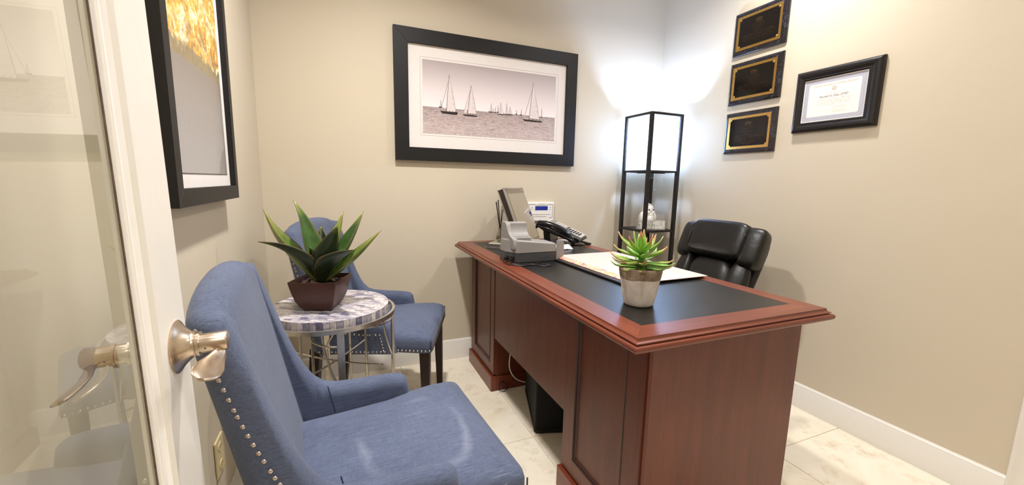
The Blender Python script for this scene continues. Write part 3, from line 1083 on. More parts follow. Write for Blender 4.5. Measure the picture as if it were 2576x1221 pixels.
M_WOODSHADE = wood_mat('cherry_moulding_painted_shade', lin(44, 20, 14), lin(60, 29, 20), (5, 5, .5), 0.4)  # cherry darkened so its colour carries the shadow of the panel recess
BYN = -1.627
# near pedestal
ped = MB().box(BX0 + .0185, BX1, BYN, -1.215, .0, BT).build('pedestal', M_WOODV, desk, smooth=False, bevel=.0015, world=True)
recessed_front(ped, BYN + .028, -1.215, BX0, .09, BT, -1.545, -1.285, .152, .672)
MB().box(BX0 - .014, BX0 + .019, BYN + .02, -1.205, .001, .083).build('plinth', M_WOODY, ped, smooth=False, bevel=.003, world=True)
MB().prism([(BX0 + .0, BYN + .028), (BX0 + .0, BYN + .012), (BX0 + .006, BYN + .012), (BX0 + .006, BYN + .006), (BX0 + .012, BYN), (BX0 + .02, BYN), (BX0 + .02, BYN + .028)], .0, BT).build('corner_post', M_WOODV, ped, smooth=False, world=True)
# far pedestal
ped2 = MB().box(BX0 + .0185, BX1, -.478, -.085, .0, BT).build('pedestal', M_WOODV, desk, smooth=False, bevel=.0015, world=True)
recessed_front(ped2, -.478, -.085, BX0, .09, BT, -.424, -.150, .140, .672)
MB().box(BX0 - .014, BX0 + .019, -.4855, -.075, .001, .083).box(BX0 + .019, BX1 - .02, -.4855, -.4785, .001, .083).build('plinth', M_WOODY, ped2, smooth=False, bevel=.003, world=True)
MB().box(BX0 + .003, BX0 + .021, -1.2145, -.4785, .300, BT).build('modesty_panel', M_WOODV, desk, smooth=False, bevel=.001, world=True)
# drawers on the sitting side
for (p, y0, y1) in ((ped, -1.61, -1.23), (ped2, -.465, -.10)):
    for z0, z1 in ((.1, .36), (.37, .53), (.54, .70)):
        d_ = MB().box(BX1, BX1 + .016, y0, y1, z0, z1).build('drawer', M_WOODY, p, smooth=False, bevel=.003, world=True)

# ------------------------------------------------------------------ blue upholstered chairs
def seat_contour(inset=0.0):
    pts = [(-.215, -.185), (-.215, .185), (.085, .212), (.135, .232), (.30, .248), (.30, -.248), (.135, -.232), (.085, -.212)]
    pts = pts[::-1]
    rad = {(.30, .248): .035, (.30, -.248): .035, (-.215, .185): .04, (-.215, -.185): .04}
    out = []
    n = len(pts)
    for i, p in enumerate(pts):
        a, b = Vector(pts[i - 1]), Vector(pts[(i + 1) % n])
        pv = Vector(p)
        r = rad.get(p, .015)
        d1, d2 = (a - pv).normalized(), (b - pv).normalized()
        s, e = pv + d1 * r, pv + d2 * r
        for k in range(7):
            t = k / 6
            out.append(s * (1 - t) ** 2 + pv * 2 * t * (1 - t) + e * t * t)
    # resample long segments
    res = []
    m = len(out)
    for i in range(m):
        a, b = out[i], out[(i + 1) % m]
        k = max(1, int((b - a).length / .03))
        for j in range(k):
            res.append(a.lerp(b, j / k))
    return res


def side_top(x):
    """height of the shell's upper edge above a side, x in unsheared coordinates"""
    pts = [(-.170, .912), (-.152, .898), (-.143, .80), (-.134, .715), (-.126, .665), (-.114, .615), (-.100, .580), (-.080, .557), (-.05, .548), (0, .544), (.090, .541), (.118, .537)]
    if x <= pts[0][0]:
        return pts[0][1]
    for (a, b), (c, d) in zip(pts, pts[1:]):
        if x <= c:
            t = (x - a) / (c - a)
            return b + (d - b) * t
    return pts[-1][1]


SH = .200


def make_chair():
    root = thing('upholstered_chair', '', 'chair', (0, 0, 0))
    # ---- shell (back, wings and arms): swept U
    WI = .222            # centreline half width
    RB_ = -.185          # centreline rear
    R = .031             # half thickness
    path = []            # (x, y, nx, ny, top, cap)
    xs_ = list(np.linspace(.118, -.05, 12)) + list(np.linspace(-.058, -.148, 22))
    rc = .036
    for x in xs_:
        path.append((x, WI, 0, 1, side_top(x)))
    for k in range(1, 9):
        a = math.radians(90 + 90 * k / 8)
        x = RB_ + rc + rc * math.cos(a)
        y = WI - rc + rc * math.sin(a)
        path.append((x, y, math.cos(a), math.sin(a), .903 + .012 * k / 8))
    for k in range(1, 14):
        t = k / 14
        y = (WI - rc) * (1 - 2 * t)
        path.append((RB_, y, -1, 0, .915 + .024 * math.sin(PI * t) ** .6))
    left = path[:len(xs_) + 8]
    path = path + [(x, -y, nx, -ny, T) for x, y, nx, ny, T in reversed(left)]
    path = [(x, y, nx, ny, T) for x, y, nx, ny, T in path]
    rings = []
    m = len(path)

    def section(x, y, nx, ny, T, r, slope, zin):
        ring = []
        capH = min(r * math.sqrt(1 + slope * slope), .09)
        zo = .402
        # outer wall up
        for k in range(9):
            z = zo + (T - capH - zo) * k / 8
            ring.append((x + nx * r, y + ny * r, z))
        for k in range(1, 10):
            a = PI * k / 10
            ring.append((x + nx * r * math.cos(a), y + ny * r * math.cos(a), T - capH + capH * math.sin(a)))
        for k in range(9):
            z = (T - capH) + (zin - (T - capH)) * k / 8
            # gentle padding on the inner face of the back
            ring.append((x - nx * r, y - ny * r, z))
        # shear
        return [(px + -SH * (pz - .48), py, pz) for px, py, pz in ring]

    for k in (0, 1, 2, 3):
        a = PI / 2 * (1 - k / 4)
        x, y, nx, ny, T = path[0]
        r = R * math.cos(a) + .0008
        rings.append(section(x + R * .75 * math.sin(a), y, nx, ny, T - .016 * math.sin(a) ** 2, r, 0, .45))
    for i, (x, y, nx, ny, T) in enumerate(path):
        j0, j1 = max(0, i - 1), min(m - 1, i + 1)
        ds = math.hypot(path[j1][0] - path[j0][0], path[j1][1] - path[j0][1])
        sl = abs(path[j1][4] - path[j0][4]) / max(ds, 1e-4)
        rr = R
        if abs(nx) > .5:
            rr = R + .004 * math.sin(PI * (y + WI) / (2 * WI))
        rings.append(section(x, y, nx, ny, T, rr, sl, .45))
    for k in (3, 2, 1, 0):
        a = PI / 2 * (1 - k / 4)
        x, y, nx, ny, T = path[-1]
        r = R * math.cos(a) + .0008
        rings.append(section(x + R * .75 * math.sin(a), y, nx, ny, T - .016 * math.sin(a) ** 2, r, 0, .45))
    sh = MB().loft(rings)
    sh.build('backrest', M_FABRIC, root, angle=60)
    # ---- seat
    cont = seat_contour()
    rings = []
    cxm = Vector((.04, 0))
    for ins_, z in ((.004, .401), (0, .404), (0, .43), (.0, .448), (.004, .462), (.012, .473), (.024, .480), (.045, .486), (.075, .490), (.11, .4925), (.15, .494), (.19, .495)):
        ring = []
        for p in cont:
            d = cxm - p
            q = p + d.normalized() * min(ins_ * 1.25, d.length * .97)
            zz = z - (.004 if p.x > .25 and z > .47 else 0) * (1 if z < .482 else .3)
            ring.append((q.x, q.y, zz))
        rings.append(ring)
    MB().loft(rings).build('seat', M_FABRIC, root, angle=60)
    # ---- welt along the wing seam and seam at rear outer edge
    for s in (-1, 1):
        pts = [(.300 - .004, s * .244, z) for z in (.406, .43, .445, .455)]
        MB().tube(pts, .0022, 6).build('corner_welt', M_PIPE, root)
        # inner seam where the arm meets the back
        pts = []
        for k in range(10):
            z = .475 + (.555 - .475) * k / 9
            x = -.072 - SH * (z - .48)
            pts.append((x, s * (WI - R - .0005), z))
        MB().tube(pts, .0013, 6).build('arm_seam', M_PIPE, root)
    # ---- legs
    for (x, y, sx, sy) in ((.265, .205, .3, .2), (.265, -.205, .3, -.2), (-.195, .185, -1.3, .3), (-.195, -.185, -1.3, -.3)):
        a, b = .0215, .0145
        dx, dy = sx * .03, sy * .03
        MB().hexa([(x + dx - b, y + dy - b, 0.0005), (x + dx + b, y + dy - b, 0.0005), (x + dx + b, y + dy + b, 0.0005), (x + dx - b, y + dy + b, 0.0005),
                   (x - a, y - a, .403), (x + a, y - a, .403), (x + a, y + a, .403), (x - a, y + a, .403)]).build('leg', M_ESPRESSO, root, smooth=False, bevel=.002)
    # ---- nailheads
    nail = None
    NR = .0043

    def put(p, nrm):
        nonlocal nail
        if nail is None:
            rr = [[(0.0055 * math.cos(th) * .45, NR * math.sin(th) * math.cos(ph), NR * math.sin(th) * math.sin(ph)) for ph in [2 * PI * i / 10 for i in range(10)]] for th in (PI / 2, PI * .3, PI * .12)]
            nail = MB().loft(rr).build('nailhead', M_NAIL, root)
            o = nail
        else:
            o = nail.copy()
            C.objects.link(o)
        o.location = p
        o.rotation_euler = Vector((1, 0, 0)).rotation_difference(Vector(nrm)).to_euler()

    off = .058
    cur = [(.090, .484), (.0, .486), (-.065, .493), (-.105, .513), (-.132, .550), (-.153, .608), (-.166, .665), (-.178, .73), (-.186, .80), (-.192, .86), (-.196, .905)]
    # cur in unsheared coords
    pts = [Vector((x, z, 0)) for x, z in cur]
    pts = catmull(pts, 12)
    L = 0
    line = [pts[0]]
    step = .0165
    acc = 0
    for a, b in zip(pts, pts[1:]):
        seg = (b - a).length
        acc += seg
        if acc >= step:
            line.append(b)
            acc -= step
    yo = WI + R + .0003
    for s in (-1, 1):
        for p in line:
            y = yo
            if p.x < RB_ + rc:       # on the rounded rear corner
                dxx = (RB_ + rc - p.x)
                rr = rc + R
                y = WI - rc + math.sqrt(max(rr * rr - dxx * dxx, 0)) + .0003
                nx = -dxx / rr
            else:
                nx = 0
            put((p.x - SH * (p.y - .48), s * y, p.y), (nx, s * math.sqrt(1 - nx * nx), 0))
        for k in range(5):
            z = .470 - k * .0135
            put((.090 - SH * (z - .48), s * yo, z), (0, s, 0))
        x = -.17
        while x < .095:
            put((x - SH * (.411 - .48), s * yo, .411), (0, s, 0))
            x += .0165
        x = .125
        while x < .292:
            y = .232 + (x - .135) / .165 * .016 + .0005
            if x < .135:
                y = .230
            if x > .275:
                y -= (x - .275) * .35
            put((x, s * y, .411), (0, s, 0))
            x += .0165
    y = -.225
    while y < .23:
        put((.3004, y, .411), (1, 0, 0))
        y += .0165
    return root


ch = make_chair()
ch['label'] = 'blue linen armchair in the foreground, pale rubbed mark on its seat'
ch['group'] = 'blue nailhead-trimmed chairs'
chb = copy_tree(ch)
chb['label'] = 'blue linen chair in the far left corner, behind the round side table'
ch.location = (.420, -1.430, 0)
ch.rotation_euler = (0, 0, math.radians(5))
chb.location = (.496, -.458, 0)
chb.rotation_euler = (0, 0, math.radians(-20))
for c_ in ch.children:
    if c_.name.startswith('seat'):
        me = c_.data.copy()
        c_.data = me
        me.materials[0] = M_FABRIC_S

# ------------------------------------------------------------------ round side table with mosaic top
TX, TY, TZ, TR = .323, -.900, .685, .190
tb = thing('side_table', 'round side table with grey and white mosaic top on champagne metal frame', 'side table', (TX, TY, 0))
M_TBASE = simple('mosaic_bed', lin(70, 68, 82), 0.5, var=0.1)
MB().lathe([(0, -.031), (TR - .004, -.031), (TR - .003, -.029), (TR - .003, -.003), (0, -.003)], c=(0, 0, TZ), n=64, cap=False).build('tabletop', M_TBASE, tb)


def shell_mat():
    n = N('bone_shell_tile')
    n.set(Roughness=0.22)
    n.b.inputs['Coat Weight'].default_value = 0.5
    oi = n.new('ShaderNodeObjectInfo')
    base = n.ramp(oi.outputs['Random'], [(0.0, lin(232, 224, 218)), (0.22, lin(214, 208, 212)), (0.4, lin(184, 179, 186)), (0.55, lin(160, 156, 168)), (0.68, lin(222, 214, 208)), (0.82, lin(128, 127, 146)), (0.9, lin(196, 190, 196)), (0.97, lin(84, 84, 112))], 'CONSTANT')
    v = n.coord(rand=True)
    a = n.noise(v, 90, 4, 0.6, 0.6)
    sh_ = n.ramp(a, [(0.35, lin(150, 148, 170)), (0.62, lin(232, 230, 236))])
    n.base(n.mix(0.7, base, sh_, 'MULTIPLY'))
    return n.m


M_SHELL = shell_mat()


def clip_circle(poly, R_):
    """clip convex polygon to a circle approximated by a 72-gon"""
    out = poly
    for k in range(72):
        a = 2 * PI * k / 72
        nx, ny = math.cos(a), math.sin(a)
        res = []
        for i in range(len(out)):
            p, q = out[i - 1], out[i]
            dp, dq = p[0] * nx + p[1] * ny - R_, q[0] * nx + q[1] * ny - R_
            if dp <= 0:
                if dq <= 0:
                    res.append(q)
                else:
                    t = dp / (dp - dq)
                    res.append((p[0] + (q[0] - p[0]) * t, p[1] + (q[1] - p[1]) * t))
            elif dq <= 0:
                t = dp / (dp - dq)
                res.append((p[0] + (q[0] - p[0]) * t, p[1] + (q[1] - p[1]) * t))
                res.append(q)
        out = res
        if len(out) < 3:
            return []
    return out


ang = math.radians(-36)
ca, sa = math.cos(ang), math.sin(ang)
tl, tw_ = .0365, .0125
row = 0
yy = -TR
rt = random.Random(3)
while yy < TR:
    xx = -TR - rt.random() * tl
    while xx < TR:
        wl = tl * (.7 + .6 * rt.random())
        poly = clip_circle([(xx + .0003, yy + .0003), (xx + wl - .0003, yy + .0003), (xx + wl - .0003, yy + tw_ - .0003), (xx + .0003, yy + tw_ - .0003)], TR)
        if len(poly) >= 3:
            ar = abs(sum(poly[i - 1][0] * poly[i][1] - poly[i][0] * poly[i - 1][1] for i in range(len(poly)))) / 2
            if ar > 2e-5:
                cxp = sum(p[0] for p in poly) / len(poly)
                cyp = sum(p[1] for p in poly) / len(poly)
                h_ = rt.random() * .0004
                mo = MB().prism([(p[0] - cxp, p[1] - cyp) for p in poly], 0, .003 + h_).build('mosaic_tile', M_SHELL, tb, smooth=False)
                mo.location = (cxp * ca - cyp * sa, cxp * sa + cyp * ca, TZ - .0032)
                mo.rotation_euler = (0, 0, ang)
        xx += wl
    yy += tw_
a = 0.0
rim0 = None
nrim = 62
for k in range(nrim):
    a = 2 * PI * k / nrim
    if rim0 is None:
        da = 2 * PI / nrim * .94
        pr = []
        for q in range(4):
            b_ = -da / 2 + da * q / 3
            pr.append(((TR + .0006) * math.cos(b_), (TR + .0006) * math.sin(b_)))
        for q in range(3, -1, -1):
            b_ = -da / 2 + da * q / 3
            pr.append(((TR - .0035) * math.cos(b_), (TR - .0035) * math.sin(b_)))
        rim0 = MB().prism(pr, TZ - .029, TZ - .0004).build('rim_tile', M_SHELL, tb, smooth=False)
        o = rim0
    else:
        o = rim0.copy()
        C.objects.link(o)
    o.rotation_euler = (0, 0, a)

RR = .213
ZR = .664


def flat_ring(r0, r1, z0, z1, n=72):
    rings = []
    for r, z in ((r0, z0), (r1, z0), (r1, z1), (r0, z1)):
        rings.append([(r * math.cos(2 * PI * i / n), r * math.sin(2 * PI * i / n), z) for i in range(n)])
    return MB().loft(rings, cap=False, wrap=True)


flat_ring(RR - .009, RR, ZR - .014, ZR).build('top_ring', M_SILVERLEAF, tb, angle=30)
flat_ring(RR - .009, RR, .012, .024).build('bottom_ring', M_SILVERLEAF, tb, angle=30)
leg_ang = [math.radians(a) for a in (-82, 8, 98, 188)]
for a in leg_ang:
    c_, s_ = math.cos(a), math.sin(a)
    M_ = Matrix.Rotation(a, 4, 'Z')
    MB().box(RR - .0085, RR - .0005, -.0105, .0105, .0, ZR - .013, M=M_).build('leg', M_SILVERLEAF, tb, smooth=False, bevel=.0008)
    MB().box(TR - .03, RR - .004, -.006, .006, ZR - .013, ZR - .0105, M=M_).build('bracket', M_SILVERLEAF, tb, smooth=False)
    # square scroll: arc rod going inward from the leg, then down
    for sg_ in (1,):
        pts = []
        for k in range(11):
            t = k / 10
            th = a - sg_ * math.radians(36) * t
            r = (RR - .006) - .085 * t ** 1.3
            pts.append((r * math.cos(th), r * math.sin(th), .605))
        last = pts[-1]
        MB().tube(pts, .0038, 6).build('scroll_arc', M_SILVERLEAF, tb)
        MB().tube([last, (last[0], last[1], .03)], .0042, 6).build('inner_bar', M_SILVERLEAF, tb)
    # C-curves touching the leg at mid height
    for z0, z1, zc_ in ((ZR - .014, .46, 0), (.44, .20, 1)):
        pts = []
        for k in range(15):
            t = k / 14
            z = z0 + (z1 - z0) * t
            bulge = .10 * (1 - t ** 2) if zc_ == 0 else .10 * (t ** 2) * 1.0
            th = a - bulge / RR * 0.6
            r = RR - .008 - bulge * .35
            pts.append((r * math.cos(th), r * math.sin(th), z))
        MB().tube(pts, .0035, 6).build('curved_rod', M_SILVERLEAF, tb)
for a in (math.radians(53), math.radians(143)):
    pts = []
    for k in range(15):
        t = -1 + 2 * k / 14
        pts.append((RR * .92 * t * math.cos(a), RR * .92 * t * math.sin(a), .475 + .012 * t * t + (.003 if a > 1.5 else -.003)))
    MB().tube(pts, .0036, 6).build('cross_rod', M_SILVERLEAF, tb)


# ------------------------------------------------------------------ leaves
def leaf_mat(name, mid, edge, tip, tip_at, young=None, rough=0.4, stripe=None, edge_w=0.965):
    n = N(name)
    n.set(Roughness=rough)
    n.b.inputs['Subsurface Weight'].default_value = 0.0
    uv = n.new('ShaderNodeUVMap')
    uv.uv_map = 'UVMap'
    sp = n.new('ShaderNodeSeparateXYZ')
    n.link(uv.outputs[0], sp.inputs[0])
    u = n.math('ABSOLUTE', n.math('MULTIPLY', n.math('SUBTRACT', sp.outputs[0], 0.5), 2.0))
    v = sp.outputs[1]
    nz = n.noise(n.coord(), 30, 4, 0.6)
    c = n.mix(n.ramp(nz, [(0.35, (0, 0, 0, 1)), (0.7, (1, 1, 1, 1))]), mid, young or mid)
    if stripe:
        c = n.mix(n.ramp(u, [(0.0, (0.5,) * 3 + (1,)), (0.35, (0, 0, 0, 1))]), c, stripe)
    c = n.mix(n.ramp(v, [(tip_at, (0, 0, 0, 1)), (0.98, (1, 1, 1, 1))]), c, tip)
    c = n.mix(n.ramp(u, [(edge_w - .03, (0, 0, 0, 1)), (edge_w, (1, 1, 1, 1))]), c, edge)
    n.base(c)
    return n.m


def leaf(parent, base, tip, width, ctrl, up, mat, channel=.35, peak=.42, thick=.0018, neck=.45, n=18, m=9, name='leaf', recurve=None):
    """curved channelled leaf; coordinates in world space. up = direction the upper face looks to"""
    base, tip, ctrl, up = Vector(base), Vector(tip), Vector(ctrl), Vector(up).normalized()
    P = bez(base, ctrl, tip, n)
    if recurve is not None:
        rc_ = Vector(recurve)
        for i in range(n):
            t = i / (n - 1)
            if t > .72:
                P[i] = P[i] + rc_ * ((t - .72) / .28) ** 2
    mb = MB()
    vs, uvs = [], []
    for i in range(n):
        t = i / (n - 1)
        T = (P[min(i + 1, n - 1)] - P[max(0, i - 1)]).normalized()
        side = T.cross(up).normalized()
        nn = side.cross(T).normalized()
        if t < peak:
            w_ = neck + (1 - neck) * math.sin(PI / 2 * t / peak)
        else:
            q = (t - peak) / (1 - peak)
            w_ = max(0.02, (1 - q ** 1.7) * (1 - .25 * q))
        w_ *= width / 2
        for k in range(m):
            s = -1 + 2 * k / (m - 1)
            p = P[i] + side * (s * w_ * math.cos(channel * s * .8)) + nn * (w_ * channel * 1.3 * s * s)
            vs.append(p)
            uvs.append((k / (m - 1), t))
    fs = [(i * m + k, i * m + k + 1, (i + 1) * m + k + 1, (i + 1) * m + k) for i in range(n - 1) for k in range(m - 1)]
    mb.add(vs, fs)
    mb.uv = uvs
    return mb.build(name, mat, parent, world=True, solid=thick, angle=80)


# agave pot ----------------
PC = Vector((.297, -.922, TZ))
pot = thing('potted_agave', 'potted agave with broad dark green leaves in a square brown bowl on the side table', 'potted plant', tuple(PC), math.radians(-20))
M_BROWN = simple('brown_lacquer', lin(72, 42, 34), 0.38, var=0.12, scale=14)


def sqring(h, z, r=.004, k=3):
    out = []
    for (sx, sy, a0) in ((1, 1, 0), (-1, 1, 90), (-1, -1, 180), (1, -1, 270)):
        for q in range(k + 1):
            a = math.radians(a0 + 90 * q / k)
            out.append((sx * (h - r) + r * math.cos(a), sy * (h - r) + r * math.sin(a), z))
    return out


pr = [(.041, .0), (.044, .001), (.0515, .012), (.0615, .035), (.0685, .062), (.073, .085), (.0755, .100), (.0755, .102), (.0725, .102), (.0715, .098), (.066, .082)]
MB().loft([sqring(h, z) for h, z in pr]).build('bowl', M_BROWN, pot, angle=50)
M_SOIL = simple('dark_soil', lin(40, 28, 24), 0.9, var=0.3, scale=120, bump=0.5)
MB().loft([sqring(.0655, .080), sqring(.060, .083), sqring(.02, .084)]).build('soil', M_SOIL, pot)
M_STONE = simple('brown_river_stone', lin(98, 74, 64), 0.4, var=0.35, scale=40)
rs = random.Random(5)
for k in range(26):
    for _ in range(30):
        x, y = rs.uniform(-.056, .056), rs.uniform(-.056, .056)
        if math.hypot(x, y) > .022:
            break
    r = rs.uniform(.008, .014)
    M_ = Matrix.Translation((x, y, .0855 + rs.random() * .003)) @ Matrix.Rotation(rs.random() * 6, 4, 'Z') @ Matrix.Rotation(rs.uniform(-.3, .3), 4, 'X')
    MB().ell((0, 0, 0), (r, r * .68, r * .45), M=M_, n=12, m=8, fn=lambda d: 1 + .08 * noise.noise(d * 2 + Vector((k, 0, 0)))).build('stone', M_STONE, pot)

LM1 = leaf_mat('agave_leaf_dark', lin(34, 50, 20), lin(84, 66, 42), lin(90, 96, 42), .84, lin(26, 40, 16), .38)
LM2 = leaf_mat('agave_leaf_fresh', lin(66, 98, 42), lin(98, 72, 48), lin(150, 162, 74), .80, lin(50, 76, 32), .35, stripe=lin(56, 84, 34))
LM3 = leaf_mat('agave_leaf_yellow', lin(104, 128, 52), lin(104, 72, 48), lin(160, 166, 86), .62, lin(76, 104, 42), .35)
B0 = PC + Vector((0, 0, .084))
Zv = Vector((0, 0, 1))


def aleaf(tip, w_, mat, bow=.03, br=.010, upv=None, rec=None, **kw):
    tip = Vector(tip)
    d = Vector((tip.x - B0.x, tip.y - B0.y, 0))
    dn = d.normalized() if d.length > 1e-4 else Vector((1, 0, 0))
    base = B0 + dn * br
    mid = base.lerp(tip, .5) + dn * bow - Zv * bow * .6
    u_ = upv or (Zv * .6 - dn)
    return leaf(pot, base, tip, w_ * 1.38, mid, u_, mat, recurve=rec, neck=.30, **kw)


aleaf((.232, -.862, 1.040), .062, LM2, .000, rec=(-.010, 0, .004), peak=.42, channel=.45)            # tallest, back left
aleaf((.140, -.880, .990), .064, LM3, .030, rec=(-.004, 0, .026), peak=.5, channel=.55)              # left
aleaf((.148, -1.000, .930), .068, LM1, -.030, rec=(-.012, 0, -.004), peak=.5, channel=.5)             # front left
aleaf((.374, -.840, .992), .055, LM3, .006, rec=(.000, 0, .010), peak=.45, channel=.45)
aleaf((.438, -.850, .998), .058, LM2, .026, rec=(.004, 0, .006), peak=.5, channel=.5)
aleaf((.490, -.880, .935), .050, LM3, .028, rec=(.01, 0, .004), peak=.45, channel=.5)
aleaf((.392, -1.015, .890), .076, LM1, -.024, rec=(.014, 0, .002), peak=.55, channel=.45)
aleaf((.352, -.985, .972), .080, LM1, .018, rec=(.004, -.004, -.004), peak=.5, channel=.45)
aleaf((.300, -.800, .950), .050, LM1, .012, peak=.5, channel=.5)
aleaf((.270, -.960, .900), .046, LM1, .004, peak=.5, channel=.5)

# succulent ----------------
SP = Vector((1.191, -1.447, DZ - .0004))
suc = thing('potted_succulent', 'small bright green red-tipped succulent in a white and grey concrete pot on the desk', 'potted plant', tuple(SP))


def potmat():
    n = N('two_tone_concrete')
    n.set(Roughness=0.6)
    tc = n.new('ShaderNodeTexCoord')
    sp = n.new('ShaderNodeSeparateXYZ')
    n.link(tc.outputs['Object'], sp.inputs[0])
    a = n.noise(n.coord(), 30, 6, 0.65)
    b = n.noise(n.coord(), 80, 4, 0.7)
    white = n.ramp(a, [(0.3, lin(200, 190, 180)), (0.65, lin(228, 222, 216))])
    grey = n.ramp(a, [(0.35, lin(104, 90, 74)), (0.55, lin(150, 134, 112)), (0.7, lin(176, 164, 144))])
    grey = n.mix(n.ramp(b, [(0.60, (0, 0, 0, 1)), (0.68, (0.7,) * 3 + (1,))]), grey, lin(70, 58, 46))
    zz = n.math('ADD', sp.outputs[2], n.math('MULTIPLY', n.math('SUBTRACT', n.noise(n.coord(), 14, 2), 0.5), 0.012))
    n.base(n.mix(n.math('GREATER_THAN', zz, 0.080), white, grey))
    n.bump(b, 0.25, 0.001)
    return n.m


MB().lathe([(0, .0005), (.036, .0005), (.0405, .003), (.043, .010), (.0475, .035), (.0525, .065), (.057, .088), (.0595, .104), (.0595, .111), (.0575, .1135), (.054, .112), (.0525, .100), (0, .100)], n=48, cap=False).build('pot', potmat(), suc, angle=60)
LS = leaf_mat('succulent_leaf', lin(138, 184, 66), lin(168, 150, 96), lin(206, 96, 92), .74, lin(104, 160, 52), .35, stripe=lin(176, 212, 110), edge_w=.985)
LS2 = leaf_mat('succulent_leaf_plain', lin(124, 176, 66), lin(150, 180, 96), lin(190, 210, 150), .8, lin(86, 144, 50), .35, stripe=lin(170, 206, 112), edge_w=.985)
MB().tube([SP + Vector((0, 0, .098)), SP + Vector((.002, 0, .14)), SP + Vector((.0, .002, .175))], .008, 10, rs=[.011, .009, .006]).build('stem', simple('succulent_stem', lin(86, 130, 50), .5), suc, world=True)
rs = random.Random(11)
levels = [(.112, 9, .084, .02, .021), (.124, 8, .094, .14, .021), (.140, 7, .086, .34, .021), (.150, 6, .076, .68, .023), (.156, 4, .060, 1.08, .022), (.162, 2, .034, 1.4, .016)]
for li, (z, cnt, ln_, el, w_) in enumerate(levels):
    for k in range(cnt):
        az = 2 * PI * (k + li * .37) / cnt + rs.uniform(-.14, .14)
        e = el + rs.uniform(-.1, .12)
        l_ = ln_ * rs.uniform(.85, 1.12)
        d = Vector((math.cos(az), math.sin(az), 0))
        b = SP + Vector((0, 0, z)) + d * .005
        tip = b + d * l_ * math.cos(e) + Zv * l_ * math.sin(e)
        if tip.z < DZ + .110:
            tip.z = DZ + .110
        cen = b.lerp(tip, .55) - Zv * .010 + d * .006
        leaf(suc, b, tip, w_, cen, Zv * 1.0 - d * max(.01, math.sin(e)), LS if rs.random() < .55 else LS2, channel=.4, peak=.5, thick=.0026, neck=.55, n=10, m=5, recurve=(0, 0, .008))

# ------------------------------------------------------------------ floor lamp with shelves in the corner
LX0, LY0, LS_ = 2.170, -.322, .262
LX1, LY1 = LX0 + LS_, LY0 + LS_
LH = 1.573
lamp = thing('shelf_floor_lamp', 'tall black square floor lamp with lit white shade and shelves, in the back right corner', 'floor lamp', ((LX0 + LX1) / 2, (LY0 + LY1) / 2, 0))
PW = .0215
for x in (LX0, LX1 - PW):
    for y in (LY0, LY1 - PW):
        MB().box(x, x + PW, y, y + PW, 0.0, LH).build('post', M_BLACK, lamp, smooth=False, bevel=.001, world=True)


def shelf_frame(z, t_=.013):
    for (a0, a1, b0, b1) in ((LX0 + PW, LX1 - PW, LY0, LY0 + PW * .8), (LX0 + PW, LX1 - PW, LY1 - PW * .8, LY1), (LX0, LX0 + PW * .8, LY0 + PW, LY1 - PW), (LX1 - PW * .8, LX1, LY0 + PW, LY1 - PW)):
        MB().box(a0, a1, b0, b1, z - t_, z).build('rail', M_BLACK, lamp, smooth=False, bevel=.0008, world=True)


shelf_frame(LH, .015)
shelf_frame(1.212, .012)
for z in (.822, .43, .08):
    shelf_frame(z, .013)
    MB().box(LX0 + .003, LX1 - .003, LY0 + .003, LY1 - .003, z - .009, z + .0005).build('shelf', M_BLACK, lamp, smooth=False, world=True)
sd = N('rice_paper_shade')
sd.n.remove(sd.b)
t1 = sd.new('ShaderNodeBsdfTranslucent')
t1.inputs['Color'].default_value = (.93, .95, .95, 1)
t2 = sd.new('ShaderNodeBsdfDiffuse')
t2.inputs['Color'].default_value = (.9, .92, .92, 1)
mx = sd.new('ShaderNodeMixShader')
mx.inputs[0].default_value = 0.25
sd.link(t1.outputs[0], mx.inputs[1])
sd.link(t2.outputs[0], mx.inputs[2])
sd.link(mx.outputs[0], sd.out.inputs['Surface'])
q = .012
for (x0, x1, y0, y1) in ((LX0 + PW, LX1 - PW, LY0 + q, LY0 + q + .0008), (LX0 + PW, LX1 - PW, LY1 - q - .0008, LY1 - q),
                         (LX0 + q, LX0 + q + .0008, LY0 + PW, LY1 - PW), (LX1 - q - .0008, LX1 - q, LY0 + PW, LY1 - PW)):
    MB().box(x0, x1, y0, y1, 1.2125, LH - .0155).build('lamp_shade', sd.m, lamp, smooth=False, world=True)
lcx, lcy = (LX0 + LX1) / 2, (LY0 + LY1) / 2
MB().box(LX0 + .01, LX1 - .01, lcy - .009, lcy + .009, 1.196, 1.211).box(lcx - .009, lcx + .009, LY0 + .01, LY1 - .01, 1.196, 1.211).build('cross_bar', M_BLACK, lamp, smooth=False, world=True)
MB().box(LX0 + .036, LX1 - .036, LY0 + .036, LY1 - .036, 1.2112, 1.2150).build('base_board', M_BLACK, lamp, smooth=False, world=True)
MB().lathe([(0, 0), (.02, 0), (.02, .02), (.008, .025), (.008, .13), (.017, .135), (.017, .178), (0, .178)], c=(lcx, lcy, 1.212), n=20, cap=False).build('socket', M_BLACK, lamp, world=True)
bl = N('cool_bulb')
bl.b.inputs['Emission Color'].default_value = (.40, .58, 1.0, 1)
bl.b.inputs['Emission Strength'].default_value = BULB_STRENGTH
MB().ell((lcx, lcy, 1.43), (.030, .030, .040), n=24, m=14).build('bulb', bl.m, lamp, world=True)
MB().tube([(lcx + .03, lcy - .02, 1.205), (lcx + .03, lcy - .02, 1.09)], .0011, 6).ell((lcx + .03, lcy - .02, 1.085), (.006, .006, .007), n=12, m=8).build('pull_chain', simple('steel_chain', lin(200, 200, 200), .3, metal=1.0), lamp, world=True)

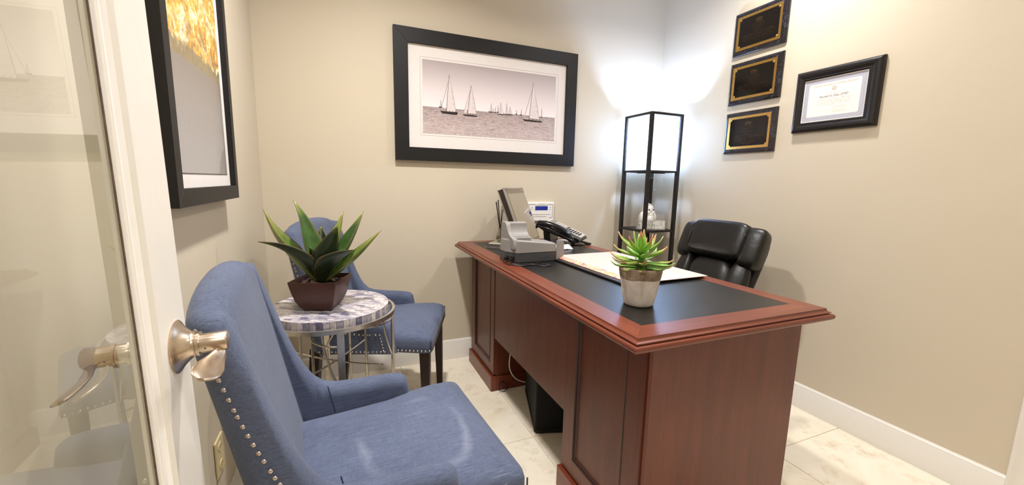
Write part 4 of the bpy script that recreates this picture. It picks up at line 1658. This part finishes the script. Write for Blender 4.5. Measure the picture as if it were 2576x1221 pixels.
# sign and figurine on the lamp's shelf
SRZ = math.radians(-24)
sg = thing('word_block_sign', 'small grey box sign lettered ALL YOU NEED IS LOVE on the lamp shelf', 'sign', (2.277, -.258, .823), SRZ)
M_SIGN = simple('grey_washed_wood', lin(176, 172, 162), 0.7, var=0.08, scale=50)
MB().box(-.092, .092, -.018, .018, 0, .060).build('block', M_SIGN, sg, smooth=False, bevel=.001)
mb = MB()
for body, b_, sz, sx in (('ALL YOU NEED IS', .0335, .030, .74), ('LOVE AND A SUNSET', .0075, .030, .62)):
    vs, fs = text_geo(body, sz, .0004, 'CENTER', 0, sx, .0006)
    mb.add([(v_[0], -.0184 - v_[2], b_ + v_[1]) for v_ in vs], fs)
mb.build('lettering', simple('white_sign_paint', lin(245, 244, 240), .6, var=.01), sg, smooth=False)
fg = thing('ceramic_figurine', 'white glazed ceramic figurine with small dark eye behind the word sign', 'figurine', (2.318, -.165, .823))
M_CER = simple('white_ceramic', lin(232, 228, 220), 0.28, var=0.03, scale=60)


def lump(d):
    return 1 + .055 * noise.noise(d * 3.2 + Vector((3, 1, 2))) + .04 * noise.noise(d * 6.5)


m = MB().ell((0, 0, .062), (.058, .050, .062), n=32, m=22, fn=lump)
m.ell((0, -.008, .125), (.042, .040, .046), n=28, m=18, fn=lump)
for s in (-1, 1):
    m.ell((s * .045, -.012, .070), (.022, .026, .045), n=16, m=12, fn=lump)
    m.ell((s * .027, -.038, .018), (.024, .022, .018), n=16, m=10, fn=lump)
    m.ell((s * .020, -.040, .108), (.013, .010, .012), n=12, m=8)
m.ell((0, -.030, .092), (.034, .020, .022), n=16, m=10, fn=lump)
m.ell((0, -.036, .060), (.030, .022, .036), n=18, m=12, fn=lump)
m.build('figure', M_CER, fg, angle=80)
for s in (-1, 1):
    MB().ell((s * .018, -.0455, .128), (.0055, .004, .0045), n=10, m=8).build('eye', M_BLACK, fg)

# ------------------------------------------------------------------ office chair
oc = thing('office_chair', 'black leather executive chair with padded headrest between desk and right wall', 'office chair', (1.905, -.915, 0), math.radians(180 + 3))
# local: +x faces the desk (world -x), y flipped


def leather():
    n = N('black_leather')
    n.set(Roughness=0.36)
    n.b.inputs['Specular IOR Level'].default_value = 0.4
    v = n.coord()
    a = n.noise(v, 14, 4, 0.6, 0.6)
    vo = n.new('ShaderNodeTexVoronoi')
    vo.inputs['Scale'].default_value = 420
    n.link(v, vo.inputs['Vector'])
    n.base(n.ramp(a, [(0.3, lin(13, 12, 11)), (0.7, lin(20, 18, 17))]))
    h = n.math('ADD', n.math('MULTIPLY', a, 1.6), n.math('MULTIPLY', vo.outputs['Distance'], 0.10))
    n.bump(h, 0.25, 0.004)
    return n.m


M_LEA = leather()
M_PLAS = simple('black_plastic', lin(20, 19, 19), 0.45, var=0.1)


def pillow(cx, cy, cz, hx, hy, hz, M=None, pw=2.6, n=28, m=16, taper=0.0):
    """superellipsoid cushion"""
    def sp_(c, e):
        return math.copysign(abs(c) ** e, c)
    e = 2.0 / pw
    rings = []
    for j in range(1, m):
        th = -PI / 2 + PI * j / m
        ring = []
        for i in range(n):
            ph = 2 * PI * i / n
            x = sp_(math.cos(th), e) * sp_(math.cos(ph), e)
            y = sp_(math.cos(th), e) * sp_(math.sin(ph), e)
            z = sp_(math.sin(th), e)
            ring.append((cx + hx * x, cy + hy * y * (1 + taper * z), cz + hz * z))
        rings.append(ring)
    mb_ = MB()
    mb_.loft(rings, M=M)
    return mb_


# back frame: reclined; local origin of the back at the seat rear
LEAN = math.radians(22)
MBk = Matrix.Translation((-.155, 0, .445)) @ Matrix.Rotation(-LEAN, 4, 'Y')
# in MBk: z up along the back, +x forward


def bx(c, h_, pw=3.2, taper=0.0, name='cushion', parent=None, rot=0.0):
    M_ = MBk @ Matrix.Translation(c) @ Matrix.Rotation(rot, 4, 'Z')
    return pillow(0, 0, 0, h_[0], h_[1], h_[2], M=M_, pw=pw, taper=taper).build(name, M_LEA, parent or oc, angle=80)


# curved rear shell
rings = []
for k in range(14):
    t = k / 13
    z = .02 + .485 * t
    hw_ = .185 + .030 * math.sin(PI * min(1, t * 1.15) * .5) - .045 * max(0, (t - .80) / .20) ** 2
    ring = []
    for i in range(24):
        a = 2 * PI * i / 24
        xx = math.copysign(abs(math.cos(a)) ** .6, math.cos(a)) * .028
        yy_ = math.copysign(abs(math.sin(a)) ** .45, math.sin(a)) * hw_
        ring.append((xx - .03 + .35 * (yy_ ** 2), yy_, z))
    rings.append(ring)
MB().loft(rings, M=MBk).build('back_shell', M_PLAS, oc, angle=60)
bx((.030, 0, .150), (.050, .128, .175), 3.4, name='back_cushion')
for s in (-1, 1):
    bx((.034, s * .155, .150), (.045, .052, .180), 3.0, name='back_bolster', rot=s * .30)
bx((.050, 0, .410), (.056, .160, .098), 5.5, name='head_cushion')
for s in (-1, 1):
    bx((.034, s * .178, .392), (.054, .050, .102), 4.2, name='head_bolster', rot=s * .20)
# welts
for s in (-1, 1):
    for yy0, x0 in ((.150, .100),):
        pts = []
        for k in range(17):
            t = k / 16
            z = .305 + .185 * t
            xoff = x0 - .055 * abs(2 * t - 1) ** 3.0
            pts.append(MBk @ Vector((xoff, s * yy0, z)))
        MB().tube(pts, .0028, 6).build('welt', M_PLAS, oc)
pillow(.10, 0, .46, .27, .255, .062, pw=3.4).build('seat', M_LEA, oc, angle=80)
for s in (-1, 1):
    MB().tube(catmull([(-.10, s * .27, .42), (-.05, s * .285, .56), (.02, s * .29, .655), (.16, s * .29, .665), (.21, s * .285, .60), (.18, s * .27, .42)], 6), .016, 10, flat=(1, 1.3)).build('armrest', M_PLAS, oc)
    pillow(.09, s * .29, .672, .12, .030, .018, pw=3).build('arm_pad', M_LEA, oc, angle=80)
MB().lathe([(0, .09), (.03, .09), (.03, .24), (.018, .245), (.018, .40), (.09, .402), (.09, .415), (0, .415)], c=(.07, 0, 0), n=20, cap=False).build('gas_column', M_PLAS, oc)
for k in range(5):
    a = 2 * PI * k / 5 + .3
    d = Vector((math.cos(a), math.sin(a), 0))
    b0 = Vector((.07, 0, .105))
    lg = MB().tube([b0, b0 + d * .14 - Zv * .008, b0 + d * .265 - Zv * .035], .02, 8, rs=[.025, .02, .014]).build('base_leg', M_PLAS, oc)
    p = b0 + d * .265
    sd_ = Vector((-d.y, d.x, 0))
    mw_ = MB()
    for s in (-1, 1):
        mw_.tube([Vector((p.x, p.y, .0265)) + sd_ * s * .006, Vector((p.x, p.y, .0265)) + sd_ * s * .024], .026, 16)
    mw_.build('caster', M_PLAS, lg)

# ------------------------------------------------------------------ things on the desk
DT = DZ - .0006     # inset surface
# desk pad with calendar
dp = thing('desk_pad', 'black desk pad holding a pale printed calendar sheet, behind the succulent', 'desk pad', (1.485, -.975, DZ + .0002), math.radians(1.5))
M_PAD = simple('black_leatherette', lin(26, 24, 24), 0.4, var=0.1, bump=0.1, scale=200)
MB().box(-.205, .195, -.272, .272, 0, .008).build('pad', M_PAD, dp, smooth=False, bevel=.002)
cal = N('calendar_print')
cal.set(Roughness=0.45)
tc = cal.new('ShaderNodeTexCoord')
sp = cal.new('ShaderNodeSeparateXYZ')
cal.link(tc.outputs['Object'], sp.inputs[0])
nz = cal.noise(cal.coord(), 18, 5, 0.6, 0.8)
nb = cal.noise(cal.coord((1, .5, 1)), 7, 3, 0.5)
art = cal.ramp(nz, [(0.35, lin(168, 78, 84)), (0.45, lin(220, 150, 140)), (0.55, lin(238, 196, 160)), (0.66, lin(224, 150, 84))])
paper = lin(208, 189, 180)
edge = cal.math('LESS_THAN', cal.math('ADD', sp.outputs[0], cal.math('MULTIPLY', nb, .012)), -.128)
c_ = cal.mix(edge, paper, art)
fd = cal.ramp(nz, [(0.62, (0, 0, 0, 1)), (0.68, (0.25,) * 3 + (1,))])
c_ = cal.mix(fd, c_, lin(232, 176, 160))
cal.base(c_)
MB().box(-.180, .193, -.290, .288, .0085, .0105).build('calendar_sheet', cal.m, dp, smooth=False)
M_LINE = simple('purple_grey_ink', lin(150, 128, 150), .6)
mb = MB().box(-.129, -.127, -.285, .283, .0104, .01075)
for k in range(1, 7):
    mb.box(-.12, .19, -.285 + k * .081, -.2845 + k * .081, .0104, .0107)
for k in range(1, 5):
    mb.box(-.12 + k * .062, -.1195 + k * .062, -.285, .283, .0104, .0107)
mb.build('calendar_lines', simple('pale_grid_ink', lin(226, 214, 210), .6), dp, smooth=False)

# check scanner
SX, SY = 1.045, -.775
scn = thing('check_scanner', 'silver and dark grey check scanner with curved tower on the desk edge', 'scanner', (SX, SY, DT))
M_SG = simple('silver_grey_plastic', lin(140, 136, 132), 0.38, var=0.02, scale=300)
M_DG = simple('dark_grey_plastic', lin(66, 66, 68), 0.45, var=0.05)
foot = [(.0, .065), (.036, .0), (.236, .006), (.236, .125), (.0, .125)]       # plan outline
def inset_poly(poly, d):
    cx_ = sum(p[0] for p in poly) / len(poly)
    cy_ = sum(p[1] for p in poly) / len(poly)
    return [(p[0] + (d if p[0] < cx_ else -d), p[1] + (d if p[1] < cy_ else -d)) for p in poly]


MB().loft([[(p[0], p[1], z) for p in inset_poly(foot, i_)] for i_, z in ((.003, .0005), (.001, .004), (.001, .043))]).build('base', M_DG, scn, smooth=False)
# housing with sloping shoulder: top height depends on x
def hz_top(x):
    return .105 - .020 * max(0, min(1, (x - .10) / .136))


ring0 = [(p[0], p[1], .0435) for p in foot]
ring1 = [(p[0] + (.002 if p[0] < .1 else -.002), p[1] + (.002 if p[1] < .06 else -.002), hz_top(p[0]) - .006) for p in foot]
ring2 = [(p[0] + (.007 if p[0] < .1 else -.007), p[1] + (.007 if p[1] < .06 else -.007), hz_top(p[0])) for p in foot]
hs = MB().loft([ring0, ring1, ring2]).build('housing', M_SG, scn, smooth=False, bevel=.004, seg=3)
# tower: L profile in (y,z) with concave scoop, left cheek
tw = MB()
prof_c = [(.125, .085), (.125, .170), (.119, .177), (.078, .177), (.072, .174)] + \
         [(.072 - .046 * (1 - math.cos(a)), .172 - .058 * math.sin(a)) for a in [PI / 2 * k / 9 for k in range(1, 10)]] + [(.020, .110), (.020, .085)]
tw.prism(prof_c, .022, .112, lambda p, q, t: (t, p, q))
tw.build('tower', M_SG, scn, angle=50, bevel=.002)
ck = MB()
prof_k = [(.125, .06), (.125, .172), (.118, .180), (.080, .181), (.069, .176), (.062, .163), (.055, .146), (.044, .130), (.030, .118), (.016, .110), (.008, .100), (.008, .06)]
ck.prism(prof_k, .004, .026, lambda p, q, t: (t + .018 * max(0, (.07 - p) / .07), p, q))
ck.build('cheek', M_SG, scn, angle=50, bevel=.004, seg=3)
MB().box(.036, .106, .020, .032, .104, .1135).box(.038, .104, .030, .040, .110, .1185).build('slot_ledge', M_SG, scn, smooth=False, bevel=.003)
# exit tray plate on the right end
pl_ = []
for (cx_, cz_, a0) in ((.262, .030, 270), (.262, .078, 0)):
    for k in range(5):
        a = math.radians(a0 + 90 * k / 4)
        pl_.append((cx_ + .014 * math.cos(a), cz_ + .014 * math.sin(a)))
pl_ = [(.235, .006)] + pl_ + [(.235, .092)]
MB().prism(pl_, .004, .009, lambda p, q, t: (p, t + (p - .235) * .1, q)).build('pocket_plate', M_SG, scn, angle=50)
# ports on the chamfer, with plugs
d = Vector((.036, -.065, 0)).normalized()
nrm = Vector((-.065, -.036, 0)).normalized()
for t_, w_ in ((.22, .016), (.62, .022)):
    c0 = Vector((0, .065, .020)) + Vector((.036, -.065, 0)) * t_
    M_ = Matrix(((d.x, nrm.x, 0, c0.x), (d.y, nrm.y, 0, c0.y), (0, 0, 1, c0.z), (0, 0, 0, 1)))
    MB().box(-w_ / 2, w_ / 2, -.002, .0012, -.008, .008, M=M_).build('port', M_BLACK, scn, smooth=False)
# cable
cb = thing('scanner_cable', 'thin black cables plugged into the scanner and coiled on the desk edge', 'cable', (1.05, -.77, DZ))
w0 = Vector((SX, SY, DT))
p1 = w0 + Vector((.022, .021, .018)) + nrm * .002
p2 = w0 + Vector((.008, .047, .020)) + nrm * .002
MB().tube(catmull([p1, p1 + nrm * .020 + Vector((0, 0, -.002)), p1 + nrm * .034 + Vector((.010, -.02, -.012)), Vector((1.075, -.812, DZ + .004)), Vector((1.125, -.822, DZ + .003)), Vector((1.165, -.865, DZ + .002)),
                   Vector((1.192, -.875, DZ + .002)), Vector((1.205, -.855, DZ + .002)), Vector((1.180, -.838, DZ + .0025)), Vector((1.150, -.850, DZ + .0035))], 8), .0021, 8).build('cable', M_BLACK, cb, world=True)
MB().tube(catmull([p2, p2 + nrm * .022, p2 + nrm * .034 + Vector((0, -.012, -.010)), Vector((1.035, -.800, DZ + .0025)), Vector((1.082, -.838, DZ + .0025)), Vector((1.115, -.828, DZ + .0025)), Vector((1.180, -.800, DZ + .0025))], 8), .0024, 8).build('cable', M_BLACK, cb, world=True)
for p in (p1, p2):
    MB().tube([p + nrm * .001, p + nrm * .020], .0062, 10, rs=[.0068, .0052]).build('plug', M_BLACK, cb, world=True)

# tilted display
yaw, tilt = .8719, .3658
u_ = Vector((math.cos(yaw), math.sin(yaw), 0))
nf = Vector((math.sin(yaw), -math.cos(yaw), 0))
dn = -math.cos(tilt) * Zv + math.sin(tilt) * nf
fn_ = (u_.cross(-dn))      # facing
if fn_.dot(nf) < 0:
    fn_ = -fn_
mon = thing('tilted_display', 'silver-edged display with glossy screen tilted back on a flat base at the desk end', 'monitor', (1.25, -.25, DZ))
TLc = Vector((1.165, -.377, 1.088))
MM = Matrix(((u_.x, dn.x, fn_.x, TLc.x), (u_.y, dn.y, fn_.y, TLc.y), (u_.z, dn.z, fn_.z, TLc.z), (0, 0, 0, 1)))
WS, HS_ = .3746, .3353
M_SILV = simple('polished_silver_edge', lin(225, 222, 216), 0.22, metal=0.9, var=0.02)
M_DKS = simple('dark_brown_plastic', lin(52, 44, 40), 0.35, var=0.05)
MB().box(.004, WS - .004, .004, HS_ - .004, -.034, -.006, M=MM).build('body', M_DKS, mon, smooth=False, bevel=.003, world=True)
frame_ring(MB(), (0, WS, 0, HS_), (.007, WS - .007, .007, HS_ - .007), lambda a, b, d_: tuple(MM @ Vector((a, b, d_))), [(0, -.008), (0, .001), (1, .001), (1, -.008)]).build('silver_edge', M_SILV, mon, smooth=False, bevel=.001, world=True)
MB().box(.001, .010, .002, HS_, -.040, -.034, M=MM).box(.001, WS - .002, .002, .010, -.040, -.034, M=MM).build('rear_edge', M_SILV, mon, smooth=False, bevel=.001, world=True)
mir = N('glossy_screen_glass')
mir.set(Roughness=0.03, Metallic=0.9)
mir.b.inputs['Base Color'].default_value = lin(196, 188, 176)
bez_ = N('bezel_gloss')
bez_.set(Roughness=0.06, Metallic=0.8)
bez_.b.inputs['Base Color'].default_value = lin(146, 134, 120)
MB().box(.0075, WS - .0075, .0075, HS_ - .0075, -.006, .000, M=MM).build('bezel', bez_.m, mon, smooth=False, world=True)
MB().box(.036, WS - .016, .036, HS_ - .020, -.0005, .0008, M=MM).build('screen', mir.m, mon, smooth=False, world=True)
MB().box(WS - .07, WS - .03, .018, .022, .0, .0008, M=MM).build('maker_mark', M_SILV, mon, smooth=False, world=True)
# base
P0 = Vector((1.086, -.303, DT))
MBs = Matrix(((nf.x, u_.x, 0, P0.x), (nf.y, u_.y, 0, P0.y), (0, 0, 1, P0.z), (0, 0, 0, 1)))      # local x = nf, y = u
MB().hexa([(0, 0, .0), (.25, 0, .0), (.25, .24, .0), (0, .24, 0), (0, 0, .0035), (.25, 0, .0035), (.25, .24, .0035), (0, .24, .0035)], M=MBs).build('base_edge', M_SILV, mon, smooth=False, world=True)
MB().hexa([(.004, .004, .0035), (.246, .004, .0035), (.246, .236, .0035), (.004, .236, .0035), (.024, .014, .020), (.228, .014, .020), (.228, .226, .020), (.024, .226, .020)], M=MBs).build('base', M_DKS, mon, smooth=False, world=True)
MB().hexa([(.021, .012, .020), (.231, .012, .020), (.231, .228, .020), (.021, .228, .020), (.023, .014, .024), (.229, .014, .024), (.229, .226, .024), (.023, .226, .024)], M=MBs).build('base_top', M_SILV, mon, smooth=False, world=True)
MB().box(.04, .055, .09, .14, .0238, .0246, M=MBs).build('base_slot', M_DKS, mon, smooth=False, world=True)
# neck between base and body
a0 = MM @ Vector((WS * .35, HS_ * .80, -.03))
b0 = MM @ Vector((WS * .65, HS_ * .80, -.03))
c0 = MM @ Vector((WS * .35, HS_ * .999, -.03))
d0 = MM @ Vector((WS * .65, HS_ * .999, -.03))
dd = -nf * .03
MB().hexa([(c0.x, c0.y, DZ + .022), (d0.x, d0.y, DZ + .022), tuple(Vector((d0.x, d0.y, DZ + .022)) + dd), tuple(Vector((c0.x, c0.y, DZ + .022)) + dd), tuple(a0), tuple(b0), tuple(b0 + dd), tuple(a0 + dd)]).build('neck', M_DKS, mon, smooth=False, world=True)

# reed diffuser
rd = thing('reed_diffuser', 'glass reed diffuser with black reeds behind the tilted display', 'reed diffuser', (1.268, -.072, DZ))
dg = N('clear_bottle_glass')
dg.set(Roughness=0.02)
dg.b.inputs['Transmission Weight'].default_value = 0.9
dg.b.inputs['Base Color'].default_value = lin(225, 215, 195)
MB().lathe([(0, 0.0005), (.024, .0005), (.026, .004), (.026, .018), (.022, .034), (.015, .052), (.0125, .060), (.0125, .072), (.015, .074), (.015, .078), (.011, .078), (.0105, .06), (.020, .034), (.0235, .018), (.023, .005), (0, .004)], n=28, cap=False).build('bottle', dg.m, rd)
MB().lathe([(0, .0045), (.0222, .0055), (.0228, .018), (.020, .028), (0, .028)], n=24, cap=False).build('liquid', simple('amber_oil', lin(92, 64, 30), .1, var=.02), rd)
for (tx, ty, tz) in ((-.034, -.010, .236), (-.026, .004, .238), (-.022, -.012, .250), (-.012, .006, .246), (.010, -.004, .215), (.022, .004, .205), (-.016, .0, .242)):
    MB().tube([(-tx * .3, -ty * .3, .006), (tx, ty, tz)], .0021, 6).build('reed', M_BLACK, rd)

# phone
ph = thing('desk_phone', 'black and silver office desk phone with handset at the far desk end', 'phone', (1.525, -.215, DZ + .0150), math.radians(-45))
M_PG = simple('phone_silver_grey', lin(188, 184, 182), 0.4, var=0.02)
M_PB = simple('phone_gloss_black', lin(16, 16, 17), 0.14, var=0.05)
# wedge body: x down the slope from 0 (back, high) to .23
WB = [(.0, .108), (.03, .112), (.225, .034), (.235, .020), (.21, .012), (.02, .085)]
MB().prism(WB, -.145, .045, lambda p, q, t: (p, t, q)).build('body', M_PB, ph, bevel=.003)
MB().prism([(-.012, .088), (.0, .098), (.05, .088), (.14, .050), (.215, .020), (.205, .012), (.02, .070)], -.152, -.088, lambda p, q, t: (p, t, q)).build('cradle', M_PB, ph, bevel=.004)
MB().hexa([(.03, -.085, .1125), (.226, -.085, .0345), (.226, .044, .0345), (.03, .044, .1125), (.032, -.083, .117), (.227, -.083, .039), (.227, .042, .039), (.032, .042, .117)]).build('face_plate', M_PG, ph, smooth=False, bevel=.001)
SLP = math.atan2(-.078, .195)
MP = Matrix.Translation((.032, 0, .117)) @ Matrix.Rotation(-SLP, 4, 'Y')
MB().box(-.014, .040, -.080, .040, -.006, .003, M=MP @ Matrix.Rotation(math.radians(-3), 4, 'Y')).build('display_hood', M_PG, ph, smooth=False, bevel=.002)
MB().box(-.004, .030, -.066, .026, .0028, .0042, M=MP @ Matrix.Rotation(math.radians(-3), 4, 'Y')).build('display', simple('grey_lcd', lin(120, 124, 116), .2), ph, smooth=False)
kk = None
for r_ in range(9):
    for c__ in range(3 if r_ > 3 else 4):
        x = .056 + r_ * .0165 if r_ < 9 else 0
        y = -.066 + c__ * (.026 if r_ <= 3 else .028)
        w_ = .007 if r_ <= 3 else .0095
        mk = M_PB if r_ > 2 else M_PG
        MB().box(x - .0045, x + .0045, y - w_, y + w_, -.0005, .004, M=MP).build('key', mk, ph, smooth=False, bevel=.0008)
# cradle foot
MB().hexa([(.02, -.13, .0), (.06, -.13, .0), (.06, .03, .0), (.02, .03, .0), (.01, -.13, .08), (.05, -.13, .07), (.05, .03, .07), (.01, .03, .08)]).build('foot', M_PB, ph, smooth=False, bevel=.002)
# handset
HM = Matrix.Translation((-.026, -.121, .098)) @ Matrix.Rotation(math.radians(18), 4, 'Y')
hp = catmull([(0.0, 0, .030), (.05, 0, .044), (.12, 0, .047), (.19, 0, .036), (.238, 0, .012)], 6)
rings = []
for i, p in enumerate(hp):
    t = i / (len(hp) - 1)
    w_ = .024 + .006 * abs(2 * t - 1) ** 2
    h_ = .016 + .010 * abs(2 * t - 1) ** 3
    rings.append([HM @ Vector((p.x, w_ * math.copysign(abs(math.cos(a)) ** .7, math.cos(a)), p.z - h_ + h_ * math.copysign(abs(math.sin(a)) ** .8, math.sin(a)))) for a in [2 * PI * k / 20 for k in range(20)]])
hset = MB().loft(rings)
for xx in (.022, .216):
    hset.ell((0, 0, 0), (.026, .026, .022), M=HM @ Matrix.Translation((xx, 0, .012 if xx < .1 else .0)), n=18, m=10)
hset.build('handset', M_PB, ph, angle=70)
# stand / message tray under the phone, papers
tr_ = thing('paper_tray', 'low black tray with loose papers under the desk phone', 'tray', (1.600, -.28, DZ))
MB().prism([(-.10, -.10), (.105, -.13), (.112, .14), (-.10, .17)], .0004, .004).prism([(.095, -.128), (.112, -.13), (.119, .14), (.102, .14)], .004, .014).build('tray', M_BLACK, tr_, smooth=False, bevel=.001)
for k, (x0, x1, y0, y1, rz) in enumerate(((-.09, .085, -.10, .04, 3), (-.07, .092, -.08, .09, -4))):
    MB().box(x0, x1, y0, y1, .0045 + k * .0022, .0060 + k * .0022, M=Matrix.Rotation(math.radians(rz), 4, 'Z')).build('paper_sheet', M_MATB, tr_, smooth=False)
# crumpled paper
cr = thing('crumpled_paper', 'crumpled white paper behind the scanner, in front of the phone handset', 'paper', (1.470, -.475, DT))
mb = MB()
gx, gy = 16, 10
rc_ = random.Random(4)
vs = []
for j in range(gy):
    for i in range(gx):
        x, y = -.065 + .13 * i / (gx - 1), -.03 + .06 * j / (gy - 1)
        e = min(i, gx - 1 - i, j, gy - 1 - j)
        z = .002 + (.010 + .012 * rc_.random()) * min(1, e / 2) + .008 * abs(noise.noise(Vector((x * 60, y * 60, 0))))
        vs.append((x + rc_.uniform(-.002, .002), y + rc_.uniform(-.002, .002), z))
mb.add(vs, [(j * gx + i, j * gx + i + 1, (j + 1) * gx + i + 1, (j + 1) * gx + i) for j in range(gy - 1) for i in range(gx - 1)])
mb.build('sheet', simple('white_tissue', lin(245, 243, 243), .8, var=.01), cr, smooth=False, solid=.0006)

# ------------------------------------------------------------------ under the desk
bb = thing('computer_case', 'black fabric-sided box on the floor under the desk', 'box', (1.348, -.768, 0), math.radians(-18))
M_CASE = simple('matte_black_cloth', lin(16, 15, 15), 0.8, var=0.15, scale=200, bump=0.2)
rings = []
for z, s in ((.001, .985), (.006, 1.0), (.33, .97), (.338, .95)):
    rings.append([(x * s, y * s, z) for x, y in ((-.165, -.185), (-.160, -.190), (.160, -.190), (.165, -.185), (.165, .185), (.160, .19), (-.160, .19), (-.165, .185))])
MB().loft(rings).build('case_body', M_CASE, bb, smooth=False)
MB().box(-.16, .16, -.1925, -.1895, .004, .02).box(-.1675, -.1645, -.18, .18, .004, .02).build('bottom_trim', M_BLACK, bb, smooth=False)
wc = MB().tube(catmull([(1.19, -.500, .34), (1.175, -.498, .22), (1.170, -.497, .14), (1.185, -.500, .09), (1.215, -.505, .055), (1.26, -.513, .035)], 8), .0034, 8).build('white_cable', simple('white_cable_jacket', lin(226, 218, 208), .4), None)
tag(wc, 'white cable hanging under the desk beside the far pedestal', 'cable')
lp = MB().tube([(1.135 + .024 * math.cos(a), -.500 + .010 * math.sin(a), .026 + .022 * math.sin(a)) for a in [2 * PI * k / 24 for k in range(24)]], .0018, 6, closed=True).build('cable_loop', M_BLACK, None)
tag(lp, 'small loop of thin black cord on the floor at the far desk plinth', 'cable')
suc.scale = (1.06, 1.06, 1.03)
# the leaf hangs very slightly out of plumb on its hinges
door.rotation_mode = 'QUATERNION'
_q = Matrix.Translation(D0 + Vector((0, 0, 1.05))) @ Matrix.Rotation(LEAN_D, 4, U) @ Matrix.Translation(-(D0 + Vector((0, 0, 1.05))))
_m = _q @ Matrix.Translation(D0)
door.location = _m.to_translation()
door.rotation_quaternion = _m.to_quaternion()
